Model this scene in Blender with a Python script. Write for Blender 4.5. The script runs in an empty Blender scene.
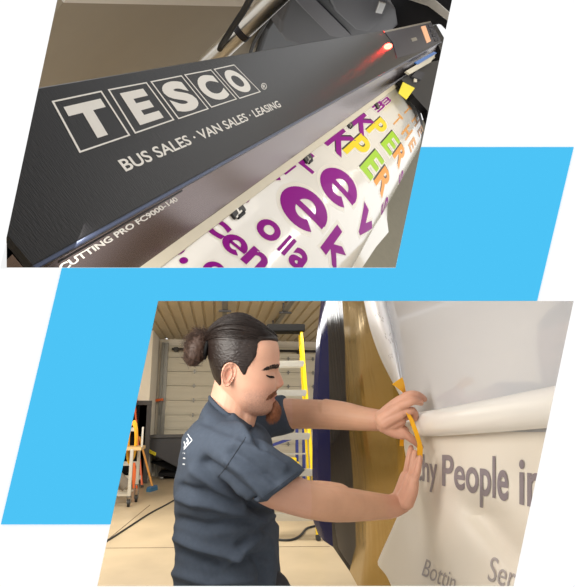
import bpy, bmesh, math, random
from mathutils import Vector, Matrix, noise
from mathutils.bvhtree import BVHTree
R = random.Random(7)
S = bpy.context.scene
COL = S.collection
V = Vector
# ------------------------------------------------------------------ camera
F = 520.0
CX, CY = 287.5, 293.5
HOR = 415.0
PITCH = math.atan((HOR - CY) / F)
YAW = math.radians(7.6)
EYE = V((0, 0, 1.5))
cam_d = bpy.data.cameras.new('camera')
cam = bpy.data.objects.new('camera', cam_d)
COL.objects.link(cam)
cam.location = EYE
cam.rotation_euler = (math.pi / 2 + PITCH, 0, -YAW)
cam_d.sensor_width = 36
cam_d.lens = F / 587 * 36
cam_d.clip_start = 0.02
S.camera = cam
HEAD = V((math.sin(YAW), math.cos(YAW), 0))
RT = V((math.cos(YAW), -math.sin(YAW), 0))
FW = HEAD * math.cos(PITCH) + V((0, 0, math.sin(PITCH)))
UPV = RT.cross(FW)

def ray(px, py):
    return FW + RT * ((px - CX) / F) + UPV * ((CY - py) / F)
def P(px, py, d):
    """point of the place seen at pixel (px, py) lying d metres ahead"""
    return EYE + ray(px, py) * d
def PFL(px, py, z=0.0):
    r = ray(px, py)
    return EYE + r * ((z - EYE.z) / r.z)
def PY(px, py, y):
    r = ray(px, py)
    return EYE + r * (y / r.y)
def PHEAD(px, py, dist):
    r = ray(px, py)
    return EYE + r * (dist / r.dot(HEAD))

# ------------------------------------------------------------------ colour
def lin(c):
    def g(u):
        u /= 255.0
        return u / 12.92 if u <= 0.04045 else ((u + 0.055) / 1.055) ** 2.4
    return (g(c[0]), g(c[1]), g(c[2]), 1.0)

def mat(name, rgb, rough=0.5, metal=0.0, var=0.0, scale=8.0, bump=0.0, bscale=60.0, stretch=(1, 1, 1),
        coat=0.0, emit=None, estr=0.0, trans=0.0, spec=0.5, dist=0.01, aniso=False):
    m = bpy.data.materials.new(name)
    m.use_nodes = True
    nt = m.node_tree
    b = nt.nodes['Principled BSDF']
    b.inputs['Roughness'].default_value = rough
    b.inputs['Metallic'].default_value = metal
    b.inputs['Coat Weight'].default_value = coat
    b.inputs['Coat Roughness'].default_value = 0.08
    b.inputs['Transmission Weight'].default_value = trans
    b.inputs['Specular IOR Level'].default_value = spec
    c = lin(rgb)
    b.inputs['Base Color'].default_value = c
    if emit:
        b.inputs['Emission Color'].default_value = lin(emit)
        b.inputs['Emission Strength'].default_value = estr
    if var or bump:
        tc = nt.nodes.new('ShaderNodeTexCoord')
        mp = nt.nodes.new('ShaderNodeMapping')
        mp.inputs['Scale'].default_value = stretch
        nt.links.new(tc.outputs['Object'], mp.inputs['Vector'])
    if var:
        n = nt.nodes.new('ShaderNodeTexNoise')
        n.inputs['Scale'].default_value = scale
        n.inputs['Detail'].default_value = 6
        nt.links.new(mp.outputs[0], n.inputs['Vector'])
        mx = nt.nodes.new('ShaderNodeMix')
        mx.data_type = 'RGBA'
        mx.inputs[6].default_value = tuple(max(0, c[i] * (1 - var)) for i in range(3)) + (1,)
        mx.inputs[7].default_value = tuple(min(1, c[i] * (1 + var)) for i in range(3)) + (1,)
        nt.links.new(n.outputs['Fac'], mx.inputs[0])
        nt.links.new(mx.outputs[2], b.inputs['Base Color'])
    if bump:
        n2 = nt.nodes.new('ShaderNodeTexNoise')
        n2.inputs['Scale'].default_value = bscale
        n2.inputs['Detail'].default_value = 4
        nt.links.new(mp.outputs[0], n2.inputs['Vector'])
        bp = nt.nodes.new('ShaderNodeBump')
        bp.inputs['Strength'].default_value = bump
        bp.inputs['Distance'].default_value = dist
        nt.links.new(n2.outputs['Fac'], bp.inputs['Height'])
        nt.links.new(bp.outputs[0], b.inputs['Normal'])
    return m

# ------------------------------------------------------------------ mesh building
class MB:
    def __init__(self):
        self.bm = bmesh.new()
        self.mi = 0
    def face(self, vs):
        try:
            f = self.bm.faces.new(vs)
            f.material_index = self.mi
            f.smooth = getattr(self, 'sm', False)
            return f
        except ValueError:
            return None
    def v(self, p):
        return self.bm.verts.new(p)
    def hexa(self, p8):
        """8 corners: 0-3 one side loop, 4-7 the opposite loop"""
        q = [self.v(p) for p in p8]
        for idx in ((0, 3, 2, 1), (4, 5, 6, 7), (0, 1, 5, 4), (1, 2, 6, 5), (2, 3, 7, 6), (3, 0, 4, 7)):
            self.face([q[i] for i in idx])
        return self
    def box(self, lo, hi):
        x0, y0, z0 = lo; x1, y1, z1 = hi
        return self.hexa([V(p) for p in ((x0, y0, z0), (x1, y0, z0), (x1, y1, z0), (x0, y1, z0),
                                         (x0, y0, z1), (x1, y0, z1), (x1, y1, z1), (x0, y1, z1))])
    def bar(self, a, b, w, t, side=V((0, 1, 0))):
        """rectangular bar from a to b, w wide along the side direction, t thick"""
        a = V(a); b = V(b)
        ax = (b - a).normalized()
        s = (side - ax * side.dot(ax)).normalized() * (w / 2)
        n = ax.cross(s).normalized() * (t / 2)
        return self.hexa([a - s - n, a + s - n, a + s + n, a - s + n, b - s - n, b + s - n, b + s + n, b - s + n])
    def tube(self, pts, rad, seg=12, caps=True, ell=None, side=None):
        """round (or elliptic) tube through pts; rad a number or a list; side: direction of the ell-scaled axis"""
        pts = [V(p) for p in pts]
        if not isinstance(rad, (list, tuple)):
            rad = [rad] * len(pts)
        rings = []
        prev = None
        for i, p in enumerate(pts):
            t = (pts[min(i + 1, len(pts) - 1)] - pts[max(i - 1, 0)]).normalized()
            if side is not None:
                s = side
            else:
                s = prev if prev is not None else (V((0, 0, 1)) if abs(t.z) < .9 else V((1, 0, 0)))
            s = (s - t * s.dot(t)).normalized()
            prev = s
            b = t.cross(s)
            e = ell[i] if ell else 1.0
            rings.append([self.v(p + s * (rad[i] * e * math.cos(2 * math.pi * k / seg)) + b * (rad[i] * math.sin(2 * math.pi * k / seg))) for k in range(seg)])
        for r0, r1 in zip(rings, rings[1:]):
            for k in range(seg):
                self.face([r0[k], r0[(k + 1) % seg], r1[(k + 1) % seg], r1[k]])
        if caps:
            self.face(rings[0][::-1]); self.face(rings[-1])
        return self
    def limb(self, pts, rad, seg=20, ell=None, side=None, sub=4):
        """smooth tapering tube with rounded ends"""
        p, r, e = spline(pts, rad, ell or [1] * len(pts), sub)
        t0 = (p[0] - p[1]).normalized(); t1 = (p[-1] - p[-2]).normalized()
        pre = [(p[0] + t0 * (r[0] * c), r[0] * s) for c, s in ((.98, .2), (.85, .53), (.5, .866))]
        post = [(p[-1] + t1 * (r[-1] * c), r[-1] * s) for c, s in ((.5, .866), (.85, .53), (.98, .2))]
        P_ = [a for a, _ in pre] + p + [a for a, _ in post]
        R_ = [b for _, b in pre] + r + [b for _, b in post]
        E_ = [e[0]] * 3 + e + [e[-1]] * 3
        return self.tube(P_, R_, seg, True, E_, side)
    def grid(self, rows, closed=False):
        vs = [[self.v(p) for p in r] for r in rows]
        for a, b in zip(vs, vs[1:]):
            n = len(a)
            for k in range(n if closed else n - 1):
                self.face([a[k], a[(k + 1) % n], b[(k + 1) % n], b[k]])
        return vs
    def slab(self, rows, thick):
        """grid surface given thickness: thick is a vector from the shown side to the hidden side"""
        t = V(thick)
        a = self.grid(rows)
        b = self.grid([[V(p) + t for p in r][::-1] for r in rows])
        b = [r[::-1] for r in b]
        ring = lambda g: g[0] + [r[-1] for r in g[1:]] + g[-1][::-1][1:] + [r[0] for r in g[::-1][1:-1]]
        ra, rb = ring(a), ring(b)
        for k in range(len(ra)):
            self.face([ra[k], rb[k], rb[(k + 1) % len(ra)], ra[(k + 1) % len(ra)]])
        return self
    def prism(self, poly, off):
        """outline extruded by vector off"""
        a = [self.v(p) for p in poly]; b = [self.v(V(p) + V(off)) for p in poly]
        n = len(a)
        fa, fb = self.face(a[::-1]), self.face(b)
        for f in (fa, fb):
            if f and n > 4:
                f.normal_update()
                bmesh.ops.triangulate(self.bm, faces=[f])
        for k in range(n):
            self.face([a[k], a[(k + 1) % n], b[(k + 1) % n], b[k]])
        return self
    def ball(self, c, r, seg=16, rings=10):
        c = V(c); r = V(r) if not isinstance(r, (int, float)) else V((r, r, r))
        rows = [[c + V((r.x * math.sin(math.pi * i / rings) * math.cos(2 * math.pi * k / seg),
                        r.y * math.sin(math.pi * i / rings) * math.sin(2 * math.pi * k / seg),
                        r.z * math.cos(math.pi * i / rings))) for k in range(seg)] for i in range(1, rings)]
        g = self.grid(rows, True)
        t = self.v(c + V((0, 0, r.z))); b = self.v(c - V((0, 0, r.z)))
        for k in range(seg):
            self.face([t, g[0][(k + 1) % seg], g[0][k]][::-1]); self.face([b, g[-1][k], g[-1][(k + 1) % seg]][::-1])
        return self
    def build(self, name, mats, parent=None, frame=None, smooth=False, bevel=0.0, fix=True, subsurf=0, keep=False):
        bm = self.bm
        bmesh.ops.remove_doubles(bm, verts=bm.verts, dist=1e-6)
        if bevel:
            es = [e for e in bm.edges if len(e.link_faces) == 2 and e.calc_face_angle(0) > 0.6]
            bmesh.ops.bevel(bm, geom=es, offset=bevel, segments=2, affect='EDGES', clamp_overlap=True)
        if fix:
            bmesh.ops.recalc_face_normals(bm, faces=bm.faces)
        me = bpy.data.meshes.new(name)
        o = bpy.data.objects.new(name, me)
        COL.objects.link(o)
        if frame is not None:          # vertices are in a rigid local frame
            bm.to_mesh(me)
            if parent is not None:
                o.parent = parent
            else:
                o.matrix_world = frame
        else:
            if parent is not None:
                org = world_loc(parent)
                o.parent = parent
            else:
                xs = [v.co for v in bm.verts]
                org = V(((min(c.x for c in xs) + max(c.x for c in xs)) / 2, (min(c.y for c in xs) + max(c.y for c in xs)) / 2, min(c.z for c in xs)))
                o.location = org
            bmesh.ops.translate(bm, verts=bm.verts, vec=-org)
            bm.to_mesh(me)
        if not keep:
            bm.free()
        for m in (mats if isinstance(mats, (list, tuple)) else [mats]):
            me.materials.append(m)
        if smooth:
            for p in me.polygons:
                p.use_smooth = True
            if smooth != 'all':
                me.set_sharp_from_angle(angle=math.radians(40))
        return o

def world_loc(o):
    l = V(o.location)
    while o.parent:
        o = o.parent
        l = l + V(o.location)
    return l

def spline(pts, rad, ell, sub):
    pts = [V(p) for p in pts]
    n = len(pts)
    op, orr, oe = [], [], []
    for i in range(n - 1):
        p0 = pts[max(i - 1, 0)]; p1 = pts[i]; p2 = pts[i + 1]; p3 = pts[min(i + 2, n - 1)]
        for k in range(sub):
            t = k / sub
            op.append(0.5 * ((2 * p1) + (p2 - p0) * t + (2 * p0 - 5 * p1 + 4 * p2 - p3) * t * t + (3 * p1 - p0 - 3 * p2 + p3) * t ** 3))
            orr.append(rad[i] * (1 - t) + rad[i + 1] * t)
            oe.append(ell[i] * (1 - t) + ell[i + 1] * t)
    op.append(pts[-1]); orr.append(rad[-1]); oe.append(ell[-1])
    return op, orr, oe

def interp(tab, x):
    """piecewise smooth lookup in a sorted table [(x, a, b, ...)]"""
    if x <= tab[0][0]: return tab[0][1:]
    if x >= tab[-1][0]: return tab[-1][1:]
    for i in range(len(tab) - 1):
        if tab[i][0] <= x <= tab[i + 1][0]:
            h = tab[i + 1][0] - tab[i][0]
            t = (x - tab[i][0]) / h
            out = []
            for k in range(1, len(tab[0])):
                y1, y2 = tab[i][k], tab[i + 1][k]
                m1 = (y2 - tab[i - 1][k]) / (tab[i + 1][0] - tab[i - 1][0]) * h if i > 0 else y2 - y1
                m2 = (tab[i + 2][k] - y1) / (tab[i + 2][0] - tab[i][0]) * h if i + 2 < len(tab) else y2 - y1
                out.append((2 * t ** 3 - 3 * t * t + 1) * y1 + (t ** 3 - 2 * t * t + t) * m1 + (-2 * t ** 3 + 3 * t * t) * y2 + (t ** 3 - t * t) * m2)
            return tuple(out)

def thing(name, label, cat, loc=None, frame=None, group=None):
    o = bpy.data.objects.new(name, None)
    COL.objects.link(o)
    o.empty_display_size = 0.05
    if frame is not None:
        o.matrix_world = frame
    else:
        o.location = loc
    return tag(o, label, cat, group)
def tag(o, label, cat, group=None):
    o['label'] = label; o['category'] = cat
    if group: o['group'] = group
    return o
def struct(o):
    o['kind'] = 'structure'
    return o

# lettering: a string as flat faces in its own unit box
def glyphs(text, bold=0.0, cut=0.12, shape=None):
    bm = bmesh.new()
    if shape:
        for poly in shape:
            bm.faces.new([bm.verts.new((x, y, 0)) for x, y in poly])
    else:
        cu = bpy.data.curves.new('t', 'FONT')
        cu.body = text
        cu.offset = bold
        cu.resolution_u = 6
        ob = bpy.data.objects.new('t', cu)
        COL.objects.link(ob)
        dg = bpy.context.evaluated_depsgraph_get()
        me = bpy.data.meshes.new_from_object(ob.evaluated_get(dg))
        bm.from_mesh(me)
        bpy.data.objects.remove(ob); bpy.data.meshes.remove(me); bpy.data.curves.remove(cu)
    bmesh.ops.triangulate(bm, faces=bm.faces)
    xs = [v.co.x for v in bm.verts]; ys = [v.co.y for v in bm.verts]
    if cut:
        for ax, lo, hi in ((0, min(xs), max(xs)), (1, min(ys), max(ys))):
            x = lo + cut
            while x < hi - 0.02:
                bmesh.ops.bisect_plane(bm, geom=bm.verts[:] + bm.edges[:] + bm.faces[:], plane_co=[x if a == ax else 0 for a in range(3)], plane_no=[1 if a == ax else 0 for a in range(3)])
                x += cut
    bm.verts.ensure_lookup_table()
    for i, v in enumerate(bm.verts): v.index = i
    vs = [(v.co.x, v.co.y) for v in bm.verts]
    fs = [[v.index for v in f.verts] for f in bm.faces]
    bm.free()
    return vs, fs, (min(xs), max(xs), min(ys), max(ys))

def paint(mb, text, mapping, mi, bold=0.0, cut=0.12, box=None, shape=None):
    """lay lettering on a surface: mapping(a, b), a along the text 0..1, b upward 0..1 of the letters' box"""
    vs, fs, bb = glyphs(text, bold, cut, shape)
    x0, x1, y0, y1 = bb
    if box: y0, y1 = box
    q = [mb.v(mapping((x - x0) / (x1 - x0), (y - y0) / (y1 - y0))) for x, y in vs]
    old = mb.mi; mb.mi = mi
    for f in fs:
        mb.face([q[i] for i in f])
    mb.mi = old

def quadmap(tl, tr, br, bl):
    tl, tr, br, bl = V(tl), V(tr), V(br), V(bl)
    return lambda a, b: (bl * (1 - a) + br * a) * (1 - b) + (tl * (1 - a) + tr * a) * b
# ================================================================== the display wall
WD = 0.60
M_white = mat('white_board', (252, 252, 252), 0.9, spec=0.0)
M_blue = mat('sky_blue_board', (75, 191, 240), 0.9, spec=0.0)
M_pale = mat('pale_grey_board', (238, 238, 238), 0.9, spec=0.0)
H1 = [(64.5, -34), (459.2, -34), (395.6, 267.6), (6.4, 267.6), (6.4, 238)]
H2 = [(158.2, 301), (573.6, 301), (513.6, 586), (97.3, 586)]
def wall_uv(px, py, dist=WD):
    p = PHEAD(px, py, dist) - EYE
    return (p.dot(RT), p.z + EYE.z)
def uvw(u, z, dist):
    return RT * u + HEAD * dist + V((0, 0, z))
def flat_with_holes(outer, holes, dist, mb, flip):
    cu = bpy.data.curves.new('w', 'CURVE'); cu.dimensions = '2D'; cu.fill_mode = 'BOTH'
    for loop in [outer] + holes:
        sp = cu.splines.new('POLY'); sp.points.add(len(loop) - 1); sp.use_cyclic_u = True
        for q, (a, b) in zip(sp.points, loop): q.co = (a, b, 0, 1)
    ob = bpy.data.objects.new('w', cu); COL.objects.link(ob)
    me = bpy.data.meshes.new_from_object(ob.evaluated_get(bpy.context.evaluated_depsgraph_get()))
    vs = [mb.v(uvw(v.co.x, v.co.y, dist)) for v in me.vertices]
    done = set()
    for p in me.polygons:
        z = me.vertices[p.vertices[0]].co.z
        ids = [vs[i] for i in p.vertices]
        mb.face(ids[::-1] if flip else ids)
    bpy.data.objects.remove(ob); bpy.data.meshes.remove(me); bpy.data.curves.remove(cu)
TH = 0.012
def grow(loop, e):
    cx = sum(a for a, _ in loop) / len(loop); cz = sum(b for _, b in loop) / len(loop)
    n = len(loop); out = []
    area = sum(loop[i][0] * loop[(i + 1) % n][1] - loop[(i + 1) % n][0] * loop[i][1] for i in range(n))
    s = 1 if area > 0 else -1
    for i in range(n):
        a, b, c = V(loop[i - 1]), V(loop[i]), V(loop[(i + 1) % n])
        d1 = (b - a).normalized(); d2 = (c - b).normalized()
        n1 = V((d1.y, -d1.x)) * s; n2 = V((d2.y, -d2.x)) * s
        m = (n1 + n2); m = m / max(0.3, m.dot(n1))
        out.append((b.x + m.x * e, b.y + m.y * e))
    return out
outer = [(-2.4, 0.0), (2.6, 0.0), (2.6, 4.4), (-2.4, 4.4)]
h1 = [wall_uv(*p) for p in H1]; h2 = [wall_uv(*p) for p in H2]
h1b, h2b = grow(h1, TH), grow(h2, TH)
mb = MB()
flat_with_holes(outer, [h1, h2], WD, mb, False)
flat_with_holes(outer, [h1b, h2b], WD + TH, mb, True)
for a, b in ((outer, outer), (h1, h1b), (h2, h2b)):
    n = len(a)
    for i in range(n):
        j = (i + 1) % n
        mb.face([mb.v(uvw(*a[i], WD)), mb.v(uvw(*a[j], WD)), mb.v(uvw(*b[j], WD + TH)), mb.v(uvw(*b[i], WD + TH))])
struct(mb.build('wall_front', M_white))
def panel(pts, name, m, dd=0.0015):
    mb = MB()
    f = [uvw(*wall_uv(*p, WD - dd), WD - dd) for p in pts]
    mb.prism(f, HEAD * (dd - 0.0001))
    return mb.build(name, m)
o = panel([(421.0, 147), (573.8, 147), (537.2, 300.7), (157.9, 300.7), (110.2, 524.4), (0.8, 524.4), (61.8, 267.9), (395.8, 267.9)], 'blue_panel', M_blue)
tag(o, 'sky-blue slanted panel fixed on the white wall between the two slanted openings', 'panel')
o = panel([(6.1, 243), (6.1, 267.6), (0.2, 267.6)], 'corner_strip', M_pale)
tag(o, 'tiny pale grey triangle beside the lower left corner of the upper opening', 'panel')

# ================================================================== the wide-format printer (upper opening)
H = 0.80
def cdir(px, py):
    return ray(px, py)
U = cdir(495, 12).normalized()
Vv = RT * 0.48 + UPV * (-0.875)
Vv = (Vv - U * Vv.dot(U)).normalized()
N = U.cross(Vv)
if N.dot(cdir(200, 100)) > 0: N = -N
Yl = N.cross(U)                       # local y: away from the viewer, v = -y
ORG = EYE - N * H
MP = Matrix((( U.x, Yl.x, N.x, ORG.x), (U.y, Yl.y, N.y, ORG.y), (U.z, Yl.z, N.z, ORG.z), (0, 0, 0, 1)))
def loc_ray(px, py):
    r = cdir(px, py)
    return V((r.dot(U), r.dot(Yl), r.dot(N)))
def onz(px, py, z=0.0):
    """local point of the printer on the level plane z seen at the pixel"""
    r = loc_ray(px, py)
    return V((0, 0, H)) + r * ((z - H) / r.z)
def ony(px, py, y):
    r = loc_ray(px, py)
    return V((0, 0, H)) + r * (y / r.y)
def onx(px, py, x):
    r = loc_ray(px, py)
    return V((0, 0, H)) + r * (x / r.x)
PROF = [(-.09, -.135), (.02, -.132), (.13, -.132), (.25, -.142), (.36, -.158), (.46, -.182), (.55, -.212), (.63, -.25), (.7, -.295), (.76, -.35), (.805, -.41), (.84, -.49), (.86, -.58), (.868, -.7)]
PROF = [(a * H * 1.05, (b - .07) * H) for a, b in PROF]
pp, _, _ = spline([V((a, b, 0)) for a, b in PROF], [0] * len(PROF), [0] * len(PROF), 6)
arc = [0.0]
for a, b in zip(pp, pp[1:]): arc.append(arc[-1] + (b - a).length)
def onprof(s):
    s = max(0, min(arc[-1], s))
    for i in range(len(arc) - 1):
        if s <= arc[i + 1] + 1e-9:
            t = (s - arc[i]) / (arc[i + 1] - arc[i])
            q = pp[i].lerp(pp[i + 1], t)
            d = (pp[i + 1] - pp[i]).normalized()
            return q.x, q.y, V((-d.y, d.x))
def media_us(px, py):
    """(u, arc length) of the media point seen at the pixel"""
    r = loc_ray(px, py)
    best = None
    for i in range(len(pp) - 1):
        # segment in (v, z); ray in (v, z): v = -r.y t, z = H + r.z t
        a, b = pp[i], pp[i + 1]
        dv, dz = b.x - a.x, b.y - a.y
        rv, rz = -r.y, r.z
        det = rv * (-dz) + rz * dv
        if abs(det) < 1e-9: continue
        t = (a.x * (-dz) + (a.y - H) * dv) / det
        w = ((rv * (a.y - H)) - (rz * a.x)) / det
        if -0.02 <= w <= 1.02 and t > 0 and (best is None or t < best[0]):
            best = (t, arc[i] + w * (arc[i + 1] - arc[i]))
    if best is None:
        s = 0.86 * arc[-1]
        v, z, _ = onprof(s)
        return r.x * ((z - H) / r.z), s
    return best[0] * r.x, best[1]

M_cover = mat('black_textured_cover', (17, 16, 18), 0.32, var=.4, scale=300, bump=.5, bscale=350, stretch=(1, .12, 1), dist=.0015, spec=.3)
M_lip = mat('lip_highlight_blue', (70, 78, 100), 0.3, metal=.6)  # bluish colour holds the highlight along the lip
M_letter = mat('off_white_lettering', (226, 222, 214), 0.6)
M_beam = mat('mauve_grey_front_beam', (134, 120, 118), 0.2, metal=.85, var=.06, scale=3)
M_groove = mat('black_groove', (14, 13, 14), 0.5)
M_rail = mat('cream_guide_rail', (214, 204, 180), 0.45, var=.05, scale=20)
M_media = mat('white_vinyl', (236, 231, 220), 0.16, coat=.6, var=.015, scale=2)
M_purple = mat('magenta_purple_ink', (140, 0, 132), 0.35, spec=.04)
M_halo = mat('cut_vinyl_edge', (228, 221, 207), 0.3)
M_yellow = mat('yellow_ink', (240, 212, 20), 0.3, spec=.12)
M_green = mat('lime_ink', (160, 205, 30), 0.3, spec=.12)
M_orange = mat('orange_ink', (240, 150, 30), 0.3, spec=.12)
M_pale_or = mat('pale_orange_ink', (222, 160, 90), 0.3, spec=.12)
M_ink = mat('black_ink', (30, 26, 24), 0.3, spec=.12)
M_black = mat('black_plastic', (13, 12, 14), 0.5, var=.2, scale=20, spec=.25)
M_dgrey = mat('dark_grey_plastic', (34, 31, 37), 0.6, var=.1, scale=6)
M_roller = mat('black_rubber', (30, 27, 24), 0.4)
M_steel = mat('bright_steel', (200, 195, 185), 0.28, metal=1, var=.1, scale=12)
M_navyp = mat('navy_panel', (20, 25, 48), 0.3, spec=.3)
M_peach = mat('peach_screen', (235, 175, 130), 0.4, emit=(235, 170, 125), estr=.35)
M_red = mat('red_indicator', (255, 60, 50), 0.3, emit=(255, 40, 30), estr=45)
M_bluep = mat('blue_marker', (40, 60, 210), 0.3)
M_lblue = mat('bright_blue_strip', (30, 110, 190), 0.35)
M_label = mat('yellow_label', (235, 215, 20), 0.5)

printer = thing('wide_format_printer', 'long black wide-format vinyl printer with white lettering on its cover, in the upper opening', 'printer', frame=MP)
yb, yf = 0.540 * H, 0.132 * H           # rear and front edge of the cover
U0 = 0.80 * H
UE = onz(441, 41, 0).x                   # far end of the cover
UE = min(UE, 11.0)
mb = MB()
# cover: thin folded plate with a rounded front lip
prof = [(yb, -.10 * H), (yb + .004, -.004), (yb, 0), (yf + .012, 0), (yf + .004, -.003), (yf, -.012), (yf, -.03 * H), (yf + .01, -.03 * H), (yf + .03, -.02), (yb - .01, -.02), (yb - .01, -.10 * H)]
mb.prism([V((U0, y, z)) for y, z in prof], V((UE - U0, 0, 0)))
cover = mb.build('cover', M_cover, printer, frame=MP)
mb = MB()
mb.tube([V((U0, yf + .0045, -.004)), V((UE, yf + .0045, -.004))], .0055, 12)
mb.build('front_lip', M_lip, printer, frame=MP, smooth=True)['label'] = 'front edge with a bluish highlight in its colour'
# lettering and boxes on the cover
mb = MB()
zl = 0.0008
boxes = [[(51.5, 101), (101.5, 90.5), (130.5, 135.5), (79.5, 153)], [(107.6, 89.3), (146.5, 82), (174.6, 120), (135, 133.8)],
         [(150.2, 81.3), (181.5, 75.2), (209, 109), (178.5, 119.3)], [(184, 74.5), (211, 69.4), (237.2, 99.2), (211.4, 107.8)], [(213.5, 68.9), (234, 64.4), (261, 91.9), (239.6, 98.8)]]
SH = {'T': [[(0, .74), (0, 1), (1, 1), (1, .74), (.64, .74), (.64, 0), (.36, 0), (.36, .74)]],
      'E': [[(0, 0), (0, 1), (1, 1), (1, .76), (.36, .76), (.36, .62), (.92, .62), (.92, .39), (.36, .39), (.36, .24), (1, .24), (1, 0)]]}
inset = {'T': (.14, .12, .15), 'E': (.2, .2, .13), 'S': (.12, .12, .1), 'C': (.12, .12, .12), 'O': (.12, .12, .12)}
for ch, bx in zip('TESCO', boxes):
    q = quadmap(*[onz(x, y, zl) for x, y in bx])
    w = .035; h_ = .03
    for a0, a1, b0, b1 in ((0, 1, 1 - h_, 1), (0, 1, 0, h_), (0, w, h_, 1 - h_), (1 - w, 1, h_, 1 - h_)):
        mb.face([mb.v(q(a0, b0)), mb.v(q(a1, b0)), mb.v(q(a1, b1)), mb.v(q(a0, b1))])
    l, r_, t = inset[ch]
    paint(mb, ch, lambda a, b, q=q, l=l, r_=r_, t=t: q(l + a * (1 - l - r_), t + b * (1 - 2 * t)), 0, bold=.055, cut=0, shape=SH.get(ch))
q = quadmap(onz(117.3, 160.5, zl), onz(277.3, 100.4, zl), onz(281.8, 106.6, zl), onz(126.2, 171.8, zl))
paint(mb, 'BUS SALES \u00b7 VAN SALES \u00b7 LEASING', lambda a, b: q(a, b), 0, bold=.018, cut=0)
q2 = quadmap(onz(260.5, 83.5, zl), onz(266, 82.5, zl), onz(267.5, 89, zl), onz(262, 90, zl))
paint(mb, 'R', lambda a, b: q2(.25 + .5 * a, .25 + .5 * b), 0, bold=.02, cut=0)
n = 20
for k in range(n):
    a0, a1 = 2 * math.pi * k / n, 2 * math.pi * (k + 1) / n
    mb.face([mb.v(q2(.5 + r * math.cos(a), .5 + r * math.sin(a))) for r, a in ((.5, a0), (.5, a1), (.4, a1), (.4, a0))])
for f in mb.bm.faces:
    if f.normal.z < 0: f.normal_flip()
mb.build('lettering', M_letter, cover, frame=MP, fix=False)['label'] = 'white lettering in five outlined boxes over a smaller line'
# front beam under the lip, with its groove and lettering
zb0, zb1 = -.03 * H, -.187 * H
ybm0, ybm1 = .140 * H, .002 * H
mb = MB()
mb.prism([V((U0, y, z)) for y, z in ((ybm0, zb0), (ybm1, zb1), (ybm1, zb1 - .012), (ybm0 + .04, zb1 - .012), (ybm0 + .04, zb0))], V((UE - .35 - U0, 0, 0)))
beam = mb.build('front_beam', M_beam, printer, frame=MP)
def onbeam(px, py, lift=.0008):
    r = loc_ray(px, py)
    a = V((0, ybm0, zb0)); d = V((0, ybm1 - ybm0, zb1 - zb0))
    nn = V((0, -d.z, d.y)).normalized()
    if nn.z < 0: nn = -nn
    t = (a - V((0, 0, H))).dot(nn) / r.dot(nn)
    return V((0, 0, H)) + r * t + nn * lift
mb = MB()
e0, e1 = onbeam(10, 285), onbeam(182.5, 190.5)
for x0, y0, x1, y1, w in ((58, 262, 182.3, 190.4, 1.1),):
    q = quadmap(onbeam(x0, y0 - w), onbeam(x1, y1 - w * .7), onbeam(x1, y1 + w * .7), onbeam(x0, y0 + w))
    mb.face([mb.v(q(*c)) for c in ((0, 0), (1, 0), (1, 1), (0, 1))])
mb.build('groove', M_groove, beam, frame=MP)
mb = MB()
q = quadmap(onbeam(57, 266), onbeam(174.5, 196.5), onbeam(178.5, 200.2), onbeam(62.5, 271.5))
paint(mb, 'CUTTING PRO FC9000-140', lambda a, b: q(a, b), 0, bold=.03, cut=0)
mb.build('lettering', M_letter, beam, frame=MP, fix=False)['label'] = 'pale line of lettering'
# guide rail
zr = -.182 * H
mb = MB()
mb.prism([V((U0, y, z)) for y, z in ((.004, zr), (-.034 * H, zr - .004), (-.037 * H, zr - .010), (.004, zr - .012))], V((UE - .3 - U0, 0, 0)))
rail = mb.build('guide_rail', M_rail, printer, frame=MP)
for px, py in ((138, 257), (222, 197), (285, 157), (322, 133)):
    c = onz(px, py, zr + .001)
    mb = MB(); mb.box((c.x - .03, c.y - .004, zr - .004), (c.x + .03, c.y + .004, zr + .004))
    mb.build('marker', M_bluep, rail, frame=MP, bevel=.002)['label'] = 'small blue marker on the rail edge'
# pinch rollers
for px, py, sc in ((239, 211, 1.0), (309, 158.5, 1.0), (350.5, 124.5, 1.0), (378, 106, .9)):
    c = onz(px, py, -.190 * H)
    mb = MB(); w = .05 * sc
    mb.box((c.x - w, c.y - .014 * sc, -.2035 * H), (c.x + w, c.y + .05, -.190 * H))
    rr = mb.build('pinch_roller', M_roller, printer, frame=MP, bevel=.003)
    mb = MB(); mb.tube([V((c.x - w * .5, c.y - .014 * sc, -.195 * H)), V((c.x + w * .5, c.y - .014 * sc, -.195 * H))], .0085 * sc, 14)
    mb.build('wheel', M_black, rr, frame=MP, smooth=True)
    mb = MB()
    mb.bar(V((c.x - w * .8, c.y - .012, -.189 * H)), V((c.x + w * .3, c.y - .004, -.189 * H)), .006, .003)
    mb.bar(V((c.x - w * .2, c.y - .018, -.1885 * H)), V((c.x - w * .1, c.y + .012, -.1885 * H)), .012, .003, V((1, 0, 0)))
    mb.build('clip', M_steel, rr, frame=MP)
# platen body below the media, legs stay out of view
mb = MB()
US, UM = .75 * H, media_us(421, 128)[0]
inner = [V((0, -a + .0, b - .012)) for a, b in PROF] 
poly = [(-p.y * -1, p.z) for p in inner] + [(.30, -.7 * H), (.30, -.155 * H)]
mb.prism([V((US, y, z)) for y, z in poly], V((UM - US + .25, 0, 0)))
mb.build('platen', M_black, printer, frame=MP)
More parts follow.
